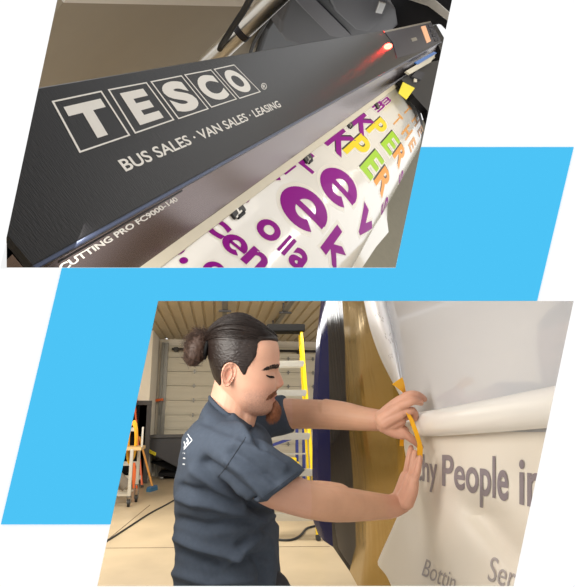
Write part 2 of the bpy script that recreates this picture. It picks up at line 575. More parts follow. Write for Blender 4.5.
# end housing, warning label, control panel
mb = MB()
c = onz(411, 84, -.09 * H)
xe = c.x
mb.prism([V((UE - .32, y, z)) for y, z in ((.5 * H, -.03), (.11 * H, -.03), (-.25 * H, -.10 * H), (-.62 * H, -.2 * H), (-.9 * H, -.5 * H), (-.9 * H, -.9 * H), (.5 * H, -.9 * H))], V((1.4, 0, 0)))
endc = mb.build('end_housing', M_black, printer, frame=MP)
def pad(pts, z, name, m, par, th=.01, lab=None):
    mb = MB()
    q = [onz(x, y, z) for x, y in pts]
    mb.prism(q, V((0, 0, -th)))
    o = mb.build(name, m, par, frame=MP)
    if lab: o['label'] = lab
    return o
pad([(424.5, 60), (436, 53), (431, 62), (410, 74), (406, 71)], -.03 * H, 'end_plate', M_rail, endc, .02, 'cream end plate')
pad([(415, 62), (434, 51.5), (437, 53), (418, 64.5)], -.025 * H, 'trim_strip', M_lblue, endc, .012, 'bright blue strip')
pad([(417, 70), (425, 73), (421, 80), (412, 76)], -.06 * H, 'bracket', M_dgrey, endc, .05)
pad([(401, 79), (424, 63), (441, 60), (441, 122), (433, 128), (427, 110), (415, 97)], -.088 * H, 'roller_housing', M_black, endc, .06)
pad([(403, 82), (415, 88), (406.5, 99.5), (398.5, 93)], -.080 * H, 'warning_label', M_label, endc, .004, 'yellow warning label')
pad([(414, 78.5), (417, 79), (417, 82), (414, 81.5)], -.07 * H, 'screw_head', M_rail, endc, .01)
# control panel on the far end of the cover
pad([(384, 31), (430.5, 21), (441, 40), (420, 51.5), (397, 58), (393, 43)], .004, 'control_panel', M_navyp, printer, .03, 'navy control panel on the far end of the cover')
cp = COL.objects['control_panel']
pad([(421, 26.5), (425.5, 25.5), (431, 41), (427, 43)], .009, 'screen', M_peach, cp, .004, 'lit peach-coloured strip display')
for t in range(4):
    x0, y0 = 428.2 + 1.9 * t, 24.5 + 4.6 * t
    pad([(x0, y0), (x0 + 3.6, y0 - 1), (x0 + 5, y0 + 2.2), (x0 + 1.2, y0 + 3.2)], .011, 'button', M_dgrey, cp, .005)
pad([(411, 38.5), (416, 37), (417.5, 40), (412.5, 41.5)], .010, 'knob', M_steel, cp, .006)
pad([(384, 31), (430.5, 21), (431, 22.4), (385, 32.4)], .008, 'trim_strip', M_steel, cp, .004)
c = onz(388, 46.5, .004)
mb = MB(); mb.ball(c, (.18, .024, .022), 14, 8)
mb.build('indicator_light', M_red, printer, frame=MP, smooth=True)['label'] = 'glowing red indicator light'

# ------------------------------------------------------------------ the printed vinyl on the platen
mb = MB()
ss = [arc[-1] * k / 44 for k in range(45)]
rows = []
for k in range(31):
    u = US + (UM - US) * k / 30
    rows.append([V((u, -onprof(s)[0], onprof(s)[1])) for s in ss])
mb.sm = True
mb.grid(rows)
mb.grid([[p + V((0, 0, -.003)) for p in r] for r in rows])
mb.sm = False
LIFT = .0012
def on_media(u, s, lift=LIFT):
    v, z, nn = onprof(s)
    return V((u, -(v + nn.x * lift), z + nn.y * lift)) if nn.y > 0 or nn.x > 0 else V((u, -(v - nn.x * lift), z - nn.y * lift))
cols = {'p': 1, 'y': 2, 'g': 3, 'o': 4, 'f': 5, 'k': 6, 'h': 7}
TW = .30
def letter(ch, col, cx, cy, lr, lu, shadow=False, halo=True, bold=.03, box=None, shape=None):
    u, s = media_us(cx, cy)
    # pixels per metre along the sheet and across
    def px(uu, s_):
        p = on_media(uu, s_); w = MP @ p - EYE
        z = w.dot(FW)
        return V((CX + F * w.dot(RT) / z, CY - F * w.dot(UPV) / z))
    h = .01
    js = (px(u, min(s + h, arc[-1])) - px(u, s - h)).length / (2 * h)
    ju = (px(u + h, s) - px(u - h, s)).length / (2 * h)
    lr *= .93; lu *= .88
    ls, lU = min(lr / max(js, 1), .5), lu / ju
    kk = TW * lr / ju
    if halo:
        paint(mb, ch, lambda a, b: on_media(u + (b - .5) * lU * 1.16 + kk * (a - .5), s + (a - .5) * ls * 1.16, .0004), 7, bold=bold + .05, cut=.15, shape=shape)
    if shadow:
        paint(mb, ch, lambda a, b: on_media(u + (b - .5) * lU + kk * (a - .5), s + (a - .5) * ls - .09 * ls, .0008), 6, bold=bold, cut=.15, shape=shape)
    paint(mb, ch, lambda a, b: on_media(u + (b - .5) * lU + kk * (a - .5), s + (a - .5) * ls), cols[col], bold=bold, cut=.12, shape=shape)
ELL = [[(.5 + .5 * math.cos(2 * math.pi * k / 24), .5 + .5 * math.sin(2 * math.pi * k / 24)) for k in range(24)]]
def letter_e():
    out = []
    n = 30
    arc_ = [math.radians(2 + (316 - 2) * k / n) for k in range(n + 1)]
    o = lambda t: (.5 + .5 * math.cos(t), .5 + .5 * math.sin(t))
    i_ = lambda t: (.5 + .20 * math.cos(t), .5 + .265 * math.sin(t))
    for t0, t1 in zip(arc_, arc_[1:]): out.append([i_(t0), o(t0), o(t1), i_(t1)])
    out.append([(.24, .41), (.985, .41), (.985, .56), (.24, .56)])
    return out
BAR = [[(0, 0), (1, 0), (1, 1), (0, 1)]]
letter('e', 'p', 306, 209, 62, 41, shape=letter_e())
letter('e', 'p', 340.5, 187.5, 53, 34, shape=letter_e())
letter('o', 'p', 269, 230, 28, 22)
letter('l', 'p', 284.5, 243, 4, 22, shape=BAR, halo=False)
letter('l', 'p', 289, 247, 5, 22, shape=BAR, halo=False)
letter('a', 'p', 299.5, 260, 24, 22)
letter('e', 'p', 235.3, 245, 29, 22, shape=letter_e())
letter('n', 'p', 256, 260, 26, 22)
letter('c', 'p', 215.6, 226.5, 29, 20)
letter('e', 'p', 214, 271, 24, 22, shape=letter_e())
letter('.', 'p', 176.5, 249, 15, 17, shape=ELL)
letter('.', 'p', 187.5, 241, 11, 7, shape=ELL)
letter('.', 'p', 183.5, 260.6, 8, 9, shape=ELL)
letter('.', 'p', 151.5, 268, 13, 14, shape=ELL)
letter('r', 'p', 271, 178.5, 16, 16)
letter('i', 'p', 288.5, 168.6, 7, 16, shape=BAR, halo=False)
letter('L', 'p', 311, 163, 20, 18)
letter('e', 'p', 243, 199, 12, 12, shape=letter_e())
letter('k', 'p', 338, 249, 40, 32)
letter('v', 'p', 365, 224, 40, 24)
letter('K', 'p', 342, 142.5, 24, 26, True)
letter('P', 'y', 358.8, 147.5, 20, 28, True)
letter('E', 'g', 373.2, 164.5, 20, 27, True)
letter('R', 'o', 384.2, 181.5, 25, 22, True)
letter('S', 'p', 384.6, 206, 16, 16)
letter('K', 'p', 364, 124.5, 20, 20, True)
letter('P', 'y', 378.2, 128, 15, 22, True)
letter('E', 'g', 391.3, 143, 18, 20, True)
letter('R', 'o', 400.5, 156, 20, 17, True)
letter('S', 'p', 401, 177, 14, 10)
letter('T', 'f', 397.5, 120, 8, 13, halo=False)
letter('H', 'f', 407.3, 132, 11, 14, halo=False)
letter('E', 'f', 412.5, 144.5, 12, 12, halo=False)
letter('T', 'f', 407.5, 110, 7, 10, halo=False)
letter('H', 'f', 416, 120.5, 9, 10, halo=False)
letter('E', 'f', 420.5, 131, 9, 9, halo=False)
letter('m', 'p', 379, 106.5, 9, 12)
letter('m', 'p', 386.5, 101, 7, 9)
media = mb.build('printed_vinyl', [M_media, M_purple, M_yellow, M_green, M_orange, M_pale_or, M_ink, M_halo], frame=MP, fix=False)
tag(media, 'glossy white vinyl sheet printed with purple, yellow, green and orange letters, curving over the printer', 'vinyl sheet')
# free hanging end of the vinyl
mb = MB()
zt = -.62 * H
q = quadmap(onz(383, 205, -.50 * H), onz(388.5, 210, -.60 * H), onz(389, 231, -.80 * H), onz(372, 226, -.62 * H))
rows = []
for a, b in (((384, 203), (387.5, 206)), ((381, 213), (387, 219)), ((374, 227), (388.6, 232)), ((364, 243), (376, 247)), ((352, 262), (362, 268)), ((340, 284), (350, 288))):
    rows.append([onz(*a, -.55 * H), onz((a[0] + b[0]) / 2, (a[1] + b[1]) / 2, -.60 * H), onz(*b, -.64 * H)])
mb.slab(rows, V((0, .004, -.006)))
o = mb.build('vinyl_end', M_media, frame=MP, smooth=True)
tag(o, 'loose white end of the vinyl sheet hanging clear of the printer over the grey floor', 'vinyl sheet')

# the printer and its vinyl end where the workshop's ceiling space begins
def trim_low(o):
    pc = o.matrix_basis.inverted() if False else MP.inverted()
    co = pc @ EYE
    nrm = RT.cross(ray(287, 284)).normalized()
    if nrm.z > 0: nrm = -nrm
    ln = (pc.to_3x3() @ nrm).normalized()
    bm = bmesh.new(); bm.from_mesh(o.data)
    if not any((v.co - co).dot(ln) > 0 for v in bm.verts):
        bm.free(); return
    r = bmesh.ops.bisect_plane(bm, geom=bm.verts[:] + bm.edges[:] + bm.faces[:], plane_co=co, plane_no=ln, clear_outer=True)
    es = [e for e in r['geom_cut'] if isinstance(e, bmesh.types.BMEdge)]
    if o.name.split('.')[0] not in ('printed_vinyl',):
        bmesh.ops.holes_fill(bm, edges=es)
    bm.to_mesh(o.data); bm.free()
for o in printer.children_recursive: 
    if o.type == 'MESH': trim_low(o)
trim_low(media); trim_low(COL.objects['vinyl_end'])

# ------------------------------------------------------------------ room behind the printer
M_floor1 = mat('olive_grey_concrete', (128, 122, 104), 0.8, var=.12, scale=14, bump=.15, bscale=40)
M_taupe = mat('taupe_wall_paint', (146, 136, 118), 0.8, var=.04, scale=3)
M_cream = mat('cream_wall_paint', (214, 209, 203), 0.8)
mb = MB()
zf = -1.15 * H
a = [onz(x, y, zf) for x, y in ((318, 283), (440, 283), (520, 120), (330, 120))]
mb.prism(a, V((0, 0, -.02)))
struct(mb.build('floor_printer', M_floor1, frame=MP)).name = 'floor.001'
yw = 2.0 * H
zl_ = ony(57, 2.0, yw).z; 
def wallpoly(pts): return [ony(x, y, yw) for x, y in pts]
zsplit = zl_
ztop = max(ony(x, -36, yw).z for x in (40, 240, 420))
lo = ony(20, 120, yw).z
mb = MB()
x0, x1 = ony(20, 60, yw).x, 11.3
mb.box((x0, yw, lo), (x1, yw + .05, zsplit)); 
struct(mb.build('wall_back_printer', M_taupe, frame=MP)).name = 'wall_back.001'
mb = MB()
mb.box((x0, yw - .004, zsplit), (x1, yw + .05, ztop))
struct(mb.build('wall_upper', M_cream, frame=MP)).name = 'wall_back.002'
mb = MB(); mb.box((14.2, -3.2, 1.0), (14.3, 1.4, 5.5))  # unseen wall added to reflect a pale sheen in the printer cover
struct(mb.build('cover_reflector', M_taupe, frame=MP)).name = 'wall_reflector.001'
# silver post and black cable
def ptop(px, py, y): return ony(px, py, y)
yp = 1.0 * H
b0 = ony(226, 46, yp); b1 = V((b0.x, yp, b0.z + 1.0))
post = thing('metal_post', 'round silver metal post leaning up behind the black printer cover', 'post', frame=MP @ Matrix.Translation(b0 + V((0, 0, -.5))))
mb = MB()
mb.tube([V((0, 0, 0)), V((0, 0, 1.9))], .058, 24)
mb.build('tube', M_steel, post, frame=MP, smooth=True)
mb = MB(); mb.tube([V((0, 0, .62)), V((0, 0, .66))], .064, 24)
mb.build('collar', M_dgrey, post, frame=MP, smooth=True)
mb = MB()
mb.tube([ony(216, 60, yp), ony(221, 46, yp), ony(231, 30, yp), ony(243, 12, yp), ony(252, -4, yp), ony(262, -24, yp)], .018, 10)
o = mb.build('power_cable', M_black, frame=MP, smooth=True)
tag(o, 'black cable running up the left side of the silver post', 'cable')
mb = MB()
mb.tube([ony(248, 60, yp * 1.1), ony(254, 42, yp * 1.1), ony(266, 22, yp * 1.1), ony(282, -8, yp * 1.1)], .014, 10)
o = mb.build('power_cable', M_black, frame=MP, smooth=True)
tag(o, 'thin black cable between the silver post and the dark grey housing', 'cable')
# dark grey rounded machine housing
def blob(pts, y, depth, name, m, par=None, bev=.03, far=None):
    mb = MB()
    if far: mb.prism([onx(px, py, far) for px, py in pts], V((depth, 0, 0)))
    else: mb.prism([ony(px, py, y) for px, py in pts], V((0, depth, 0)))
    o = mb.build(name, m, par, frame=MP)
    md = o.modifiers.new('b', 'BEVEL'); md.width = bev; md.segments = 3; md.limit_method = 'ANGLE'; md.angle_limit = .7
    return o
yh = 1.15 * H
hous = thing('machine_housing', 'dark grey rounded plastic machine housing standing behind the middle of the printer cover', 'machine', frame=MP)
blob([(296, -30), (290, 0), (282, 22), (281, 34), (287, 42), (300, 46), (340, 44), (400, 36), (396, 10), (360, -30)], yh + .05, .5, 'body', M_dgrey, hous)
blob([(289, -6), (302, -14), (330, 14), (352, 36), (346, 40), (330, 36), (306, 12)], yh, .06, 'brace', mat('mid_grey_plastic', (58, 54, 62), .55), hous, .012)
blob([(318, -24), (382, -28), (390, -4), (382, 20), (368, 32), (356, 30), (336, 12)], yh - .02, .08, 'lid', mat('slate_plastic', (40, 37, 46), .55, var=.06), hous, .02)
o = blob([(258, 60), (268, 30), (276, 18), (300, 16), (300, 60)], 1.75 * H, .1, 'dark_panel', M_black)  # dark panel added in place of the darker lower wall
tag(o, 'added dark panel between the silver post and the dark grey housing', 'cabinet')
o = blob([(390, -30), (386, 6), (376, 26), (400, 31), (440, 24), (450, 34), (476, 40), (476, -30)], 0, .4, 'black_cabinet', M_black, far=12.5)
tag(o, 'black cabinet behind the far end of the printer, beside the grey housing', 'cabinet')
o = blob([(398, -4), (428, 6), (452, 24), (455, 17), (438, 2), (420, -12)], 0, .06, 'silver_handle', M_steel, None, .01, far=12.2)
tag(o, 'pale silver rail above the far end of the printer in front of the black cabinet', 'rail')
o = blob([(380, 2), (386, 4), (382, 14), (376, 13)], 1.1 * H, .03, 'metal_latch', M_steel, None, .006)
tag(o, 'small bright metal latch on the edge of the dark grey housing', 'latch')
# lamp tube over the printer (local frame: above, to the near side)
def area(name, loc, target, sx, sy, energy, color=(1, 1, 1), spread=180):
    l = bpy.data.lights.new(name, 'AREA')
    l.shape = 'RECTANGLE'; l.size = sx; l.size_y = sy; l.energy = energy; l.color = color
    l.spread = math.radians(spread)
    o = bpy.data.objects.new(name, l); COL.objects.link(o)
    o.location = loc
    d = (V(target) - V(loc)).normalized()
    o.rotation_euler = d.to_track_quat('-Z', 'Y').to_euler()
    return o
pl = area('printer_lamp', (0, 0, 0), (0, 0, -1), 1, 1, 8, (1, .95, .88))
M2 = MP @ Matrix.Translation(V((5.0 * H, -.95 * H, .95 * H)))
pl.matrix_world = M2
pl.data.size = 4.2 * H; pl.data.size_y = .07 * H
pl2 = area('printer_room_lamp', (0, 0, 0), (0, 0, -1), 1, 1, 8, (1, .95, .88))
pl2.matrix_world = MP @ Matrix.Translation(V((5.0 * H, .4 * H, 2.4 * H)))
pl2.data.energy = 12; pl2.data.size = 3; pl2.data.size_y = 1.2

pl3 = area('reflector_light', (0, 0, 0), (0, 0, -1), 1, 1, 70, (1, .95, .88))  # added light that brightens the reflecting wall
pl3.matrix_world = MP @ Matrix.Translation(V((11.5, -1.0, 5.2))) @ Matrix.Rotation(-.6, 4, 'Y')
pl3.data.spread = math.radians(80); pl3.data.size = 1.5; pl3.data.size_y = 2
# ================================================================== the workshop (lower opening)
YB = 14.2                                   # rear wall
M_conc = mat('sealed_concrete', (168, 152, 126), 0.42, var=.34, scale=1.3, bump=.05, bscale=30, spec=.4)
M_ceil = mat('beige_ribbed_sheet', (180, 166, 138), 0.55, var=.06, scale=4)
M_wallw = mat('warm_white_wall', (222, 214, 198), 0.8, var=.04, scale=3)
M_door = mat('ivory_door_panel', (200, 192, 172), 0.6, var=.05, scale=2, stretch=(.2, 1, 3))
M_dark = mat('near_black', (14, 14, 15), 0.7, spec=.15)
M_hop = mat('black_painted_steel', (44, 43, 46), 0.5, var=.25, scale=3)
M_galv = mat('galvanised_steel', (120, 118, 112), 0.45, metal=.7, var=.15, scale=10)
M_alu = mat('brushed_aluminium', (205, 202, 192), 0.35, metal=.8, var=.08, scale=30)
M_yel = mat('yellow_fibreglass', (232, 200, 10), 0.4, var=.05, scale=10)
M_org = mat('orange_fibreglass', (214, 92, 32), 0.45, var=.08, scale=10)
M_orgb = mat('orange_paint', (232, 110, 50), 0.5)
M_wood = mat('pale_timber', (190, 160, 110), 0.6, var=.15, scale=12, stretch=(1, 8, 8))
M_handle = mat('varnished_broom_handle', (198, 140, 70), 0.45)
M_teal = mat('teal_bristles', (52, 98, 130), 0.9, var=.2, scale=60)
M_rub = mat('black_rubber_tyre', (26, 26, 27), 0.6)
M_strap = mat('navy_strap', (35, 45, 110), 0.6)
M_grime = mat('grey_rag_roll', (112, 104, 94), 0.9, var=.3, scale=10)

XR = 5.5
CZ = PY(165, 341, YB).z + .05
corner = PY(156.5, 400, YB)
XL = corner.x
mb = MB(); mb.box((-6, .9, -.1), (XR, YB + .2, 0)); struct(mb.build('floor', M_conc))
# expansion joints of the slab
mb = MB()
for a, b in (((90, 548.3), (330, 546.5)), ((96, 549.5), (150, 505))):
    p, q = PFL(*a), PFL(*b)
    mb.bar(p + V((0, 0, .001)), q + V((0, 0, .001)), .012, .003, V((0, 0, 1)).cross((q - p).normalized()))
struct(mb.build('trim_1', mat('dark_joint', (92, 78, 62), .9)))
# ribbed ceiling
mb = MB()
x = XL - 3
rows0, rows1 = [], []
while x < XR:
    for dx, dz in ((0, 0), (.14, 0), (.155, .03), (.185, .03), (.20, 0)):
        rows0.append(V((x + dx, 6.5, CZ + dz))); rows1.append(V((x + dx, YB, CZ + dz)))
    x += .215
mb.slab([rows0, rows1], V((0, 0, .08)))
struct(mb.build('ceiling', M_ceil))
# rear wall round the door, left wall round the doorway
dl = PY(165, 400, YB).x; dr = XR
dtop = PY(165, 347, YB).z
mb = MB()
mb.box((XL - .2, YB, 0), (dl, YB + .2, CZ)); mb.box((dl, YB, dtop), (XR, YB + .2, CZ + .05))
struct(mb.build('wall_back', M_wallw))
# the left wall steps back before the rear corner; a dark door stands in the return
def onleft(px, py):
    r = ray(px, py); return EYE + r * ((XL - EYE.x) / r.x)
yr = onleft(147.5, 430).y; dz = PY(146, 405, yr).z
xd0, xd1 = PY(112, 440, yr).x, PY(145.2, 440, yr).x
mb = MB()
mb.box((XL - .2, yr, 0), (XL, YB + .2, CZ))
struct(mb.build('wall_left', M_wallw))
mb = MB()
mb.box((XL - 3.2, yr, 0), (xd0, yr + .15, CZ)); mb.box((xd0, yr, dz), (XL - .2, yr + .15, CZ)); mb.box((xd1, yr, 0), (XL - .2, yr + .15, dz))
struct(mb.build('wall_return', M_wallw)).name = 'wall_left.001'
mb = MB(); mb.box((XL - 3.3, .9, 0), (XL - 3.2, yr, CZ)); struct(mb.build('wall_side', M_wallw)).name = 'wall_left.002'
mb = MB(); mb.box((xd0, yr + .05, 0), (xd1, yr + .10, dz)); door2 = struct(mb.build('door_2', M_dark))
mb = MB()
w = .10
mb.box((xd0 - w, yr - .03, 0), (xd0, yr + .04, dz)); mb.box((xd1, yr - .03, 0), (xd1 + w, yr + .04, dz)); mb.box((xd0 - w, yr - .03, dz), (xd1 + w, yr + .04, dz + .1))
mb.build('door_frame', mat('dark_grey_frame', (58, 56, 54), .6), door2)
# sectional overhead door
mb = MB()
sec = .375; z = 0
while z < dtop - .02:
    z1 = min(z + sec, dtop)
    mb.box((dl + .01, YB - .03, z + .006), (dr, YB + .03, z1 - .006))
    mb.box((dl + .01, YB - .042, z + .05), (dr, YB - .03, z + .16))
    mb.box((dl + .01, YB - .042, z + .21), (dr, YB - .03, z + .32))
    z = z1
door = struct(mb.build('door_1', M_door, bevel=.006))
mb = MB()
z = sec
while z < dtop:
    for px in (193.5, 238, 288, 313):
        x = PY(px, 400, YB).x
        mb.box((x - .018, YB - .065, z - .05), (x + .018, YB - .042, z + .05))
        mb.box((x - .045, YB - .06, z - .012), (x + .045, YB - .042, z + .012))
    z += sec
mb.build('hinge', M_galv, door)
mb = MB(); mb.box((dl, YB + .05, 0), (dr, YB + .2, dtop)); mb.build('light_block_plate', M_door, door)  # unseen plate added to stop light leaking through the door gaps
mb = MB()
mb.box((dl - .10, YB - .10, 0), (dl + .02, YB - .0, dtop + .1)); mb.box((dl - .14, YB - .16, 0), (dl - .08, YB - .02, dtop + .1))
struct(mb.build('trim_2', M_galv))
# spring bar over the door and the tracks under the ceiling
zs = PY(290, 351, YB - .3).z
mb = MB(); mb.tube([V((PY(172, 346, YB - .3).x, YB - .3, zs)), V((XR, YB - .3, zs))], .035, 12)
for px in (176, 225, 268, 300):
    x = PY(px, 350, YB - .3).x
    mb.box((x - .05, YB - .35, zs - .05), (x + .05, YB - .0, zs + .05))
o = mb.build('spring_bar', mat('oiled_black_steel', (44, 42, 40), .5, metal=.5), smooth=True)
tag(o, 'dark horizontal torsion bar running along the top of the ivory overhead door', 'bar')
def track(px, lab):
    x = PY(px, 345, YB).x
    mb = MB()
    t = thing('door_track', lab, 'track', V((x, 10, CZ - .2)), group='door tracks under the ceiling')
    mb.box((x - .04, 7.0, CZ - .16), (x + .04, YB - .4, CZ - .10)); mb.build('rail', M_galv, t)
    for y in (9.2, 11.0, 12.8):
        mb = MB(); mb.box((x - .11, y - .03, CZ - .19), (x + .11, y + .03, CZ - .16)); mb.box((x - .05, y - .03, CZ - .16), (x - .02, y + .03, CZ + .005)); mb.box((x + .02, y - .03, CZ - .16), (x + .05, y + .03, CZ + .005))
        mb.build('hanger', M_hop, t)
track(222, 'grey door track under the ceiling directly above the hair bun')
track(262, 'grey door track under the ceiling beside the top of the yellow ladder')
# orange bracket on the wall
c = PY(153.5, 402, YB)
br = thing('wall_bracket', 'orange folding bracket on the white wall left of the overhead door', 'bracket', V((c.x, YB, c.z)))
mb = MB(); mb.bar(V((c.x - .16, YB - .04, c.z)), V((c.x + .26, YB - .28, c.z + .06)), .05, .06); mb.bar(V((c.x - .15, YB - .03, c.z + .02)), V((c.x + .15, YB - .03, c.z + .05)), .05, .05)
mb.build('arm', M_orgb, br)
mb = MB(); mb.box((c.x - .08, YB - .03, c.z - .05), (c.x + .05, YB, c.z + .24)); mb.build('plate', M_wallw, br)
mb = MB(); mb.tube([V((c.x + .22, YB - .28, c.z + .03)), V((c.x + .20, YB - .26, c.z - .3))], .02, 8); mb.build('hanging_strap', M_galv, br)

# ------------------------------------------------------------------ black tipping hopper
fy = PFL(165, 480).y                                 # its near face stands here
def atY(px, py, y=fy): return PY(px, py, y)
hop = thing('tipping_hopper', 'black steel tipping hopper on castors in front of the overhead door', 'skip', V((atY(170, 480).x, fy, 0)))
dep = V((0, 1.5, 0))
mb = MB()
prof = [(146, 436), (232, 434.5), (232, 470), (181, 469.5), (143.5, 449.5), (141.8, 446)]
mb.prism([atY(*p) for p in prof], dep)
mb.build('bucket', M_hop, hop, bevel=.02)
mb = MB()
mb.bar(atY(145, 436.4) + V((0, -.02, 0)), atY(232, 435) + V((0, -.02, 0)), .10, .07); mb.build('rim', mat('worn_black_rim', (64, 62, 62), .5), hop)
mb = MB()
for x0, x1, y0, y1 in ((158, 228, 472.2, 476.5),):
    a, b = atY(x0, y1), atY(x1, y0)
    mb.box((a.x, fy + .05, a.z), (b.x, fy + 1.4, b.z))
mb.prism([atY(150, 462, fy + .4), atY(181, 475, fy + .4), atY(230, 475, fy + .4), atY(230, 462, fy + .4)], V((0, .9, 0)))
mb.build('base_frame', M_dark, hop)
for px in (161, 176, 205, 224):
    c = atY(px, 478.5)
    mb = MB(); mb.tube([V((c.x - .04, fy + .15, c.z + .0)), V((c.x + .04, fy + .15, c.z))], c.z, 16)
    mb.build('castor', M_rub if px != 161 else M_galv, hop, smooth=True)
mb = MB()
q = quadmap(*[atY(x, y, fy - .006) for x, y in ((148.2, 448.8), (156.2, 452.8), (155.4, 455.8), (147.6, 452))])
mb.face([mb.v(q(*c)) for c in ((0, 0), (1, 0), (1, 1), (0, 1))])
lb = mb.build('warning_label', M_label, hop); lb['label'] = 'yellow warning label'
mb = MB()
for k in range(3):
    b0 = .2 + .25 * k
    q2 = quadmap(*[atY(x, y, fy - .010) for x, y in ((148.2, 448.8), (156.2, 452.8), (155.4, 455.8), (147.6, 452))])
    mb.face([mb.v(q2(*c)) for c in ((.1, b0), (.9, b0), (.9, b0 + .08), (.1, b0 + .08))])
mb.build('print', M_ink, lb)

# ------------------------------------------------------------------ step ladders
def stepladder(name, label, foot_l, foot_r, top_l, top_r, ytop, rail_m, step_ys, rear, cap_m, rear_px=None):
    """front rails from foot pixels to top pixels; rear legs spread away"""
    t = thing(name, label, 'ladder', (PFL(*foot_l) + PFL(*foot_r)) / 2)
    fl, fr = PFL(*foot_l), PFL(*foot_r)
    tl, tr = PY(*top_l, ytop), PY(*top_r, ytop)
    wid = .085
    for a, b in ((fl, tl), (fr, tr)):
        mb = MB(); mb.bar(a, b, wid, .035, V((0, 1, 0))); rl = mb.build('rail', rail_m, t, bevel=.006)
        mb = MB(); mb.bar(a, a + (b - a) * .022, wid + .02, .045, V((0, 1, 0))); mb.build('foot', M_rub, rl)
    for py in step_ys:
        # height fraction along the right rail whose pixel row is py
        lo, hi = 0.0, 1.0
        for _ in range(40):
            m = (lo + hi) / 2; p = fr.lerp(tr, m) - EYE
            y = CY - F * p.dot(UPV) / p.dot(FW)
            if y > py: lo = m
            else: hi = m
        a, b = fl.lerp(tl, lo), fr.lerp(tr, lo)
        mb = MB(); mb.bar(a, b, .10, .03); mb.bar(a + V((0, -.05, -.035)), b + V((0, -.05, -.035)), .012, .07)
        mb.build('step', M_alu, t, bevel=.003)
    back = V((0, rear, 0))
    bl, br_ = fl + back + (fr - fl) * .1, fr + back - (fr - fl) * .1
    if rear_px: br_ = PFL(*rear_px); bl = fl + (br_ - fr); bl.x = fl.x + (fr.x - br_.x)
    tl2, tr2 = tl + V((0, .14, -.05)), tr + V((0, .14, -.05))
    for a, b in ((bl, tl2), (br_, tr2)):
        mb = MB(); mb.bar(a, b, .06, .03, V((0, 1, 0))); mb.build('rear_leg', rail_m, t, bevel=.004)
    for f in (.12, .35, .6, .82):
        mb = MB(); mb.bar(bl.lerp(tl2, f), br_.lerp(tr2, f), .04, .02); mb.build('brace', M_alu, t)
    for f_, b_, tt, t2 in ((fl, bl, tl, tl2), (fr, br_, tr, tr2)):
        mb = MB(); mb.bar(f_.lerp(tt, .45), b_.lerp(t2, .45), .03, .008); mb.build('spreader', M_alu, t)
    mb = MB()
    cx = (tr - tl).normalized() * .05
    mb.hexa([tl - cx + V((0, -.08, -.03)), tr + cx + V((0, -.08, -.03)), tr + cx + V((0, .22, -.03)), tl - cx + V((0, .22, -.03)),
             tl - cx + V((0, -.08, .08)), tr + cx + V((0, -.08, .08)), tr + cx + V((0, .22, .08)), tl - cx + V((0, .22, .08))])
    mb.build('top_cap', cap_m, t, bevel=.01)
    return t
ly = PFL(318, 540).y
stepladder('step_ladder', 'tall yellow fibreglass step ladder behind the man, beside the navy bus corner', (248, 541), (318.3, 540.5), (270, 330), (301, 330), ly + .75, M_yel, (362, 391, 434, 470, 514), 1.75, M_dark, (311, 519))
oy = PFL(142, 487).y
stepladder('step_ladder', 'orange fibreglass step ladder at the left edge beside the cart', (109, 488), (142.3, 487.5), (126.5, 402), (134.5, 402), oy + .5, M_org, (428, 446, 462, 476), 1.3, M_org)

# ------------------------------------------------------------------ cart at the left edge
cart = thing('shop_cart', 'silver tube cart with a timber top and swivel castors at the left edge', 'cart', PFL(122, 505))
cy = PFL(128, 507).y
def atC(px, py, y=cy): return PY(px, py, y)
mb = MB()
a, b = atC(80, 449), atC(141.5, 448)
mb.box((a.x, cy - .02, b.z - .04), (b.x, cy + .55, b.z + .015)); mb.build('top_board', M_wood, cart, bevel=.004)
for px, yy in ((129, cy), (137, cy + .5), (92, cy), (98, cy + .5)):
    mb = MB(); p0, p1 = PY(px, 497 if yy == cy else 485, yy), PY(px, 449, yy)
    mb.bar(V((p0.x, yy, p0.z)), V((p0.x, yy, p1.z)), .055, .055); leg = mb.build('leg', M_alu, cart, bevel=.006)
    c = V((p0.x, yy, 0))
    mb = MB(); mb.tube([V((c.x - .02, yy, .062)), V((c.x + .02, yy, .062))], .062, 18); cs = mb.build('castor', M_rub, cart, smooth=True)
    mb = MB(); mb.box((c.x - .035, yy - .03, .06), (c.x - .025, yy + .03, p0.z + .01)); mb.box((c.x + .025, yy - .03, .06), (c.x + .035, yy + .03, p0.z + .01)); mb.box((c.x - .035, yy - .03, p0.z), (c.x + .035, yy + .03, p0.z + .02))
    mb.build('fork', M_galv, cs)
mb = MB()
z = atC(120, 495).z
for dy in (0, .25, .5):
    mb.bar(V((atC(70, 495).x, cy + dy, z)), V((atC(129, 495).x, cy + dy, z)), .04, .03)
mb.build('lower_rack', M_alu, cart)
mb = MB(); mb.bar(V((atC(141, 448).x, cy + .1, atC(135, 427).z)), V((atC(141, 448).x, cy + .1, atC(135, 450).z)), .04, .03); mb.build('upright', M_alu, cart)
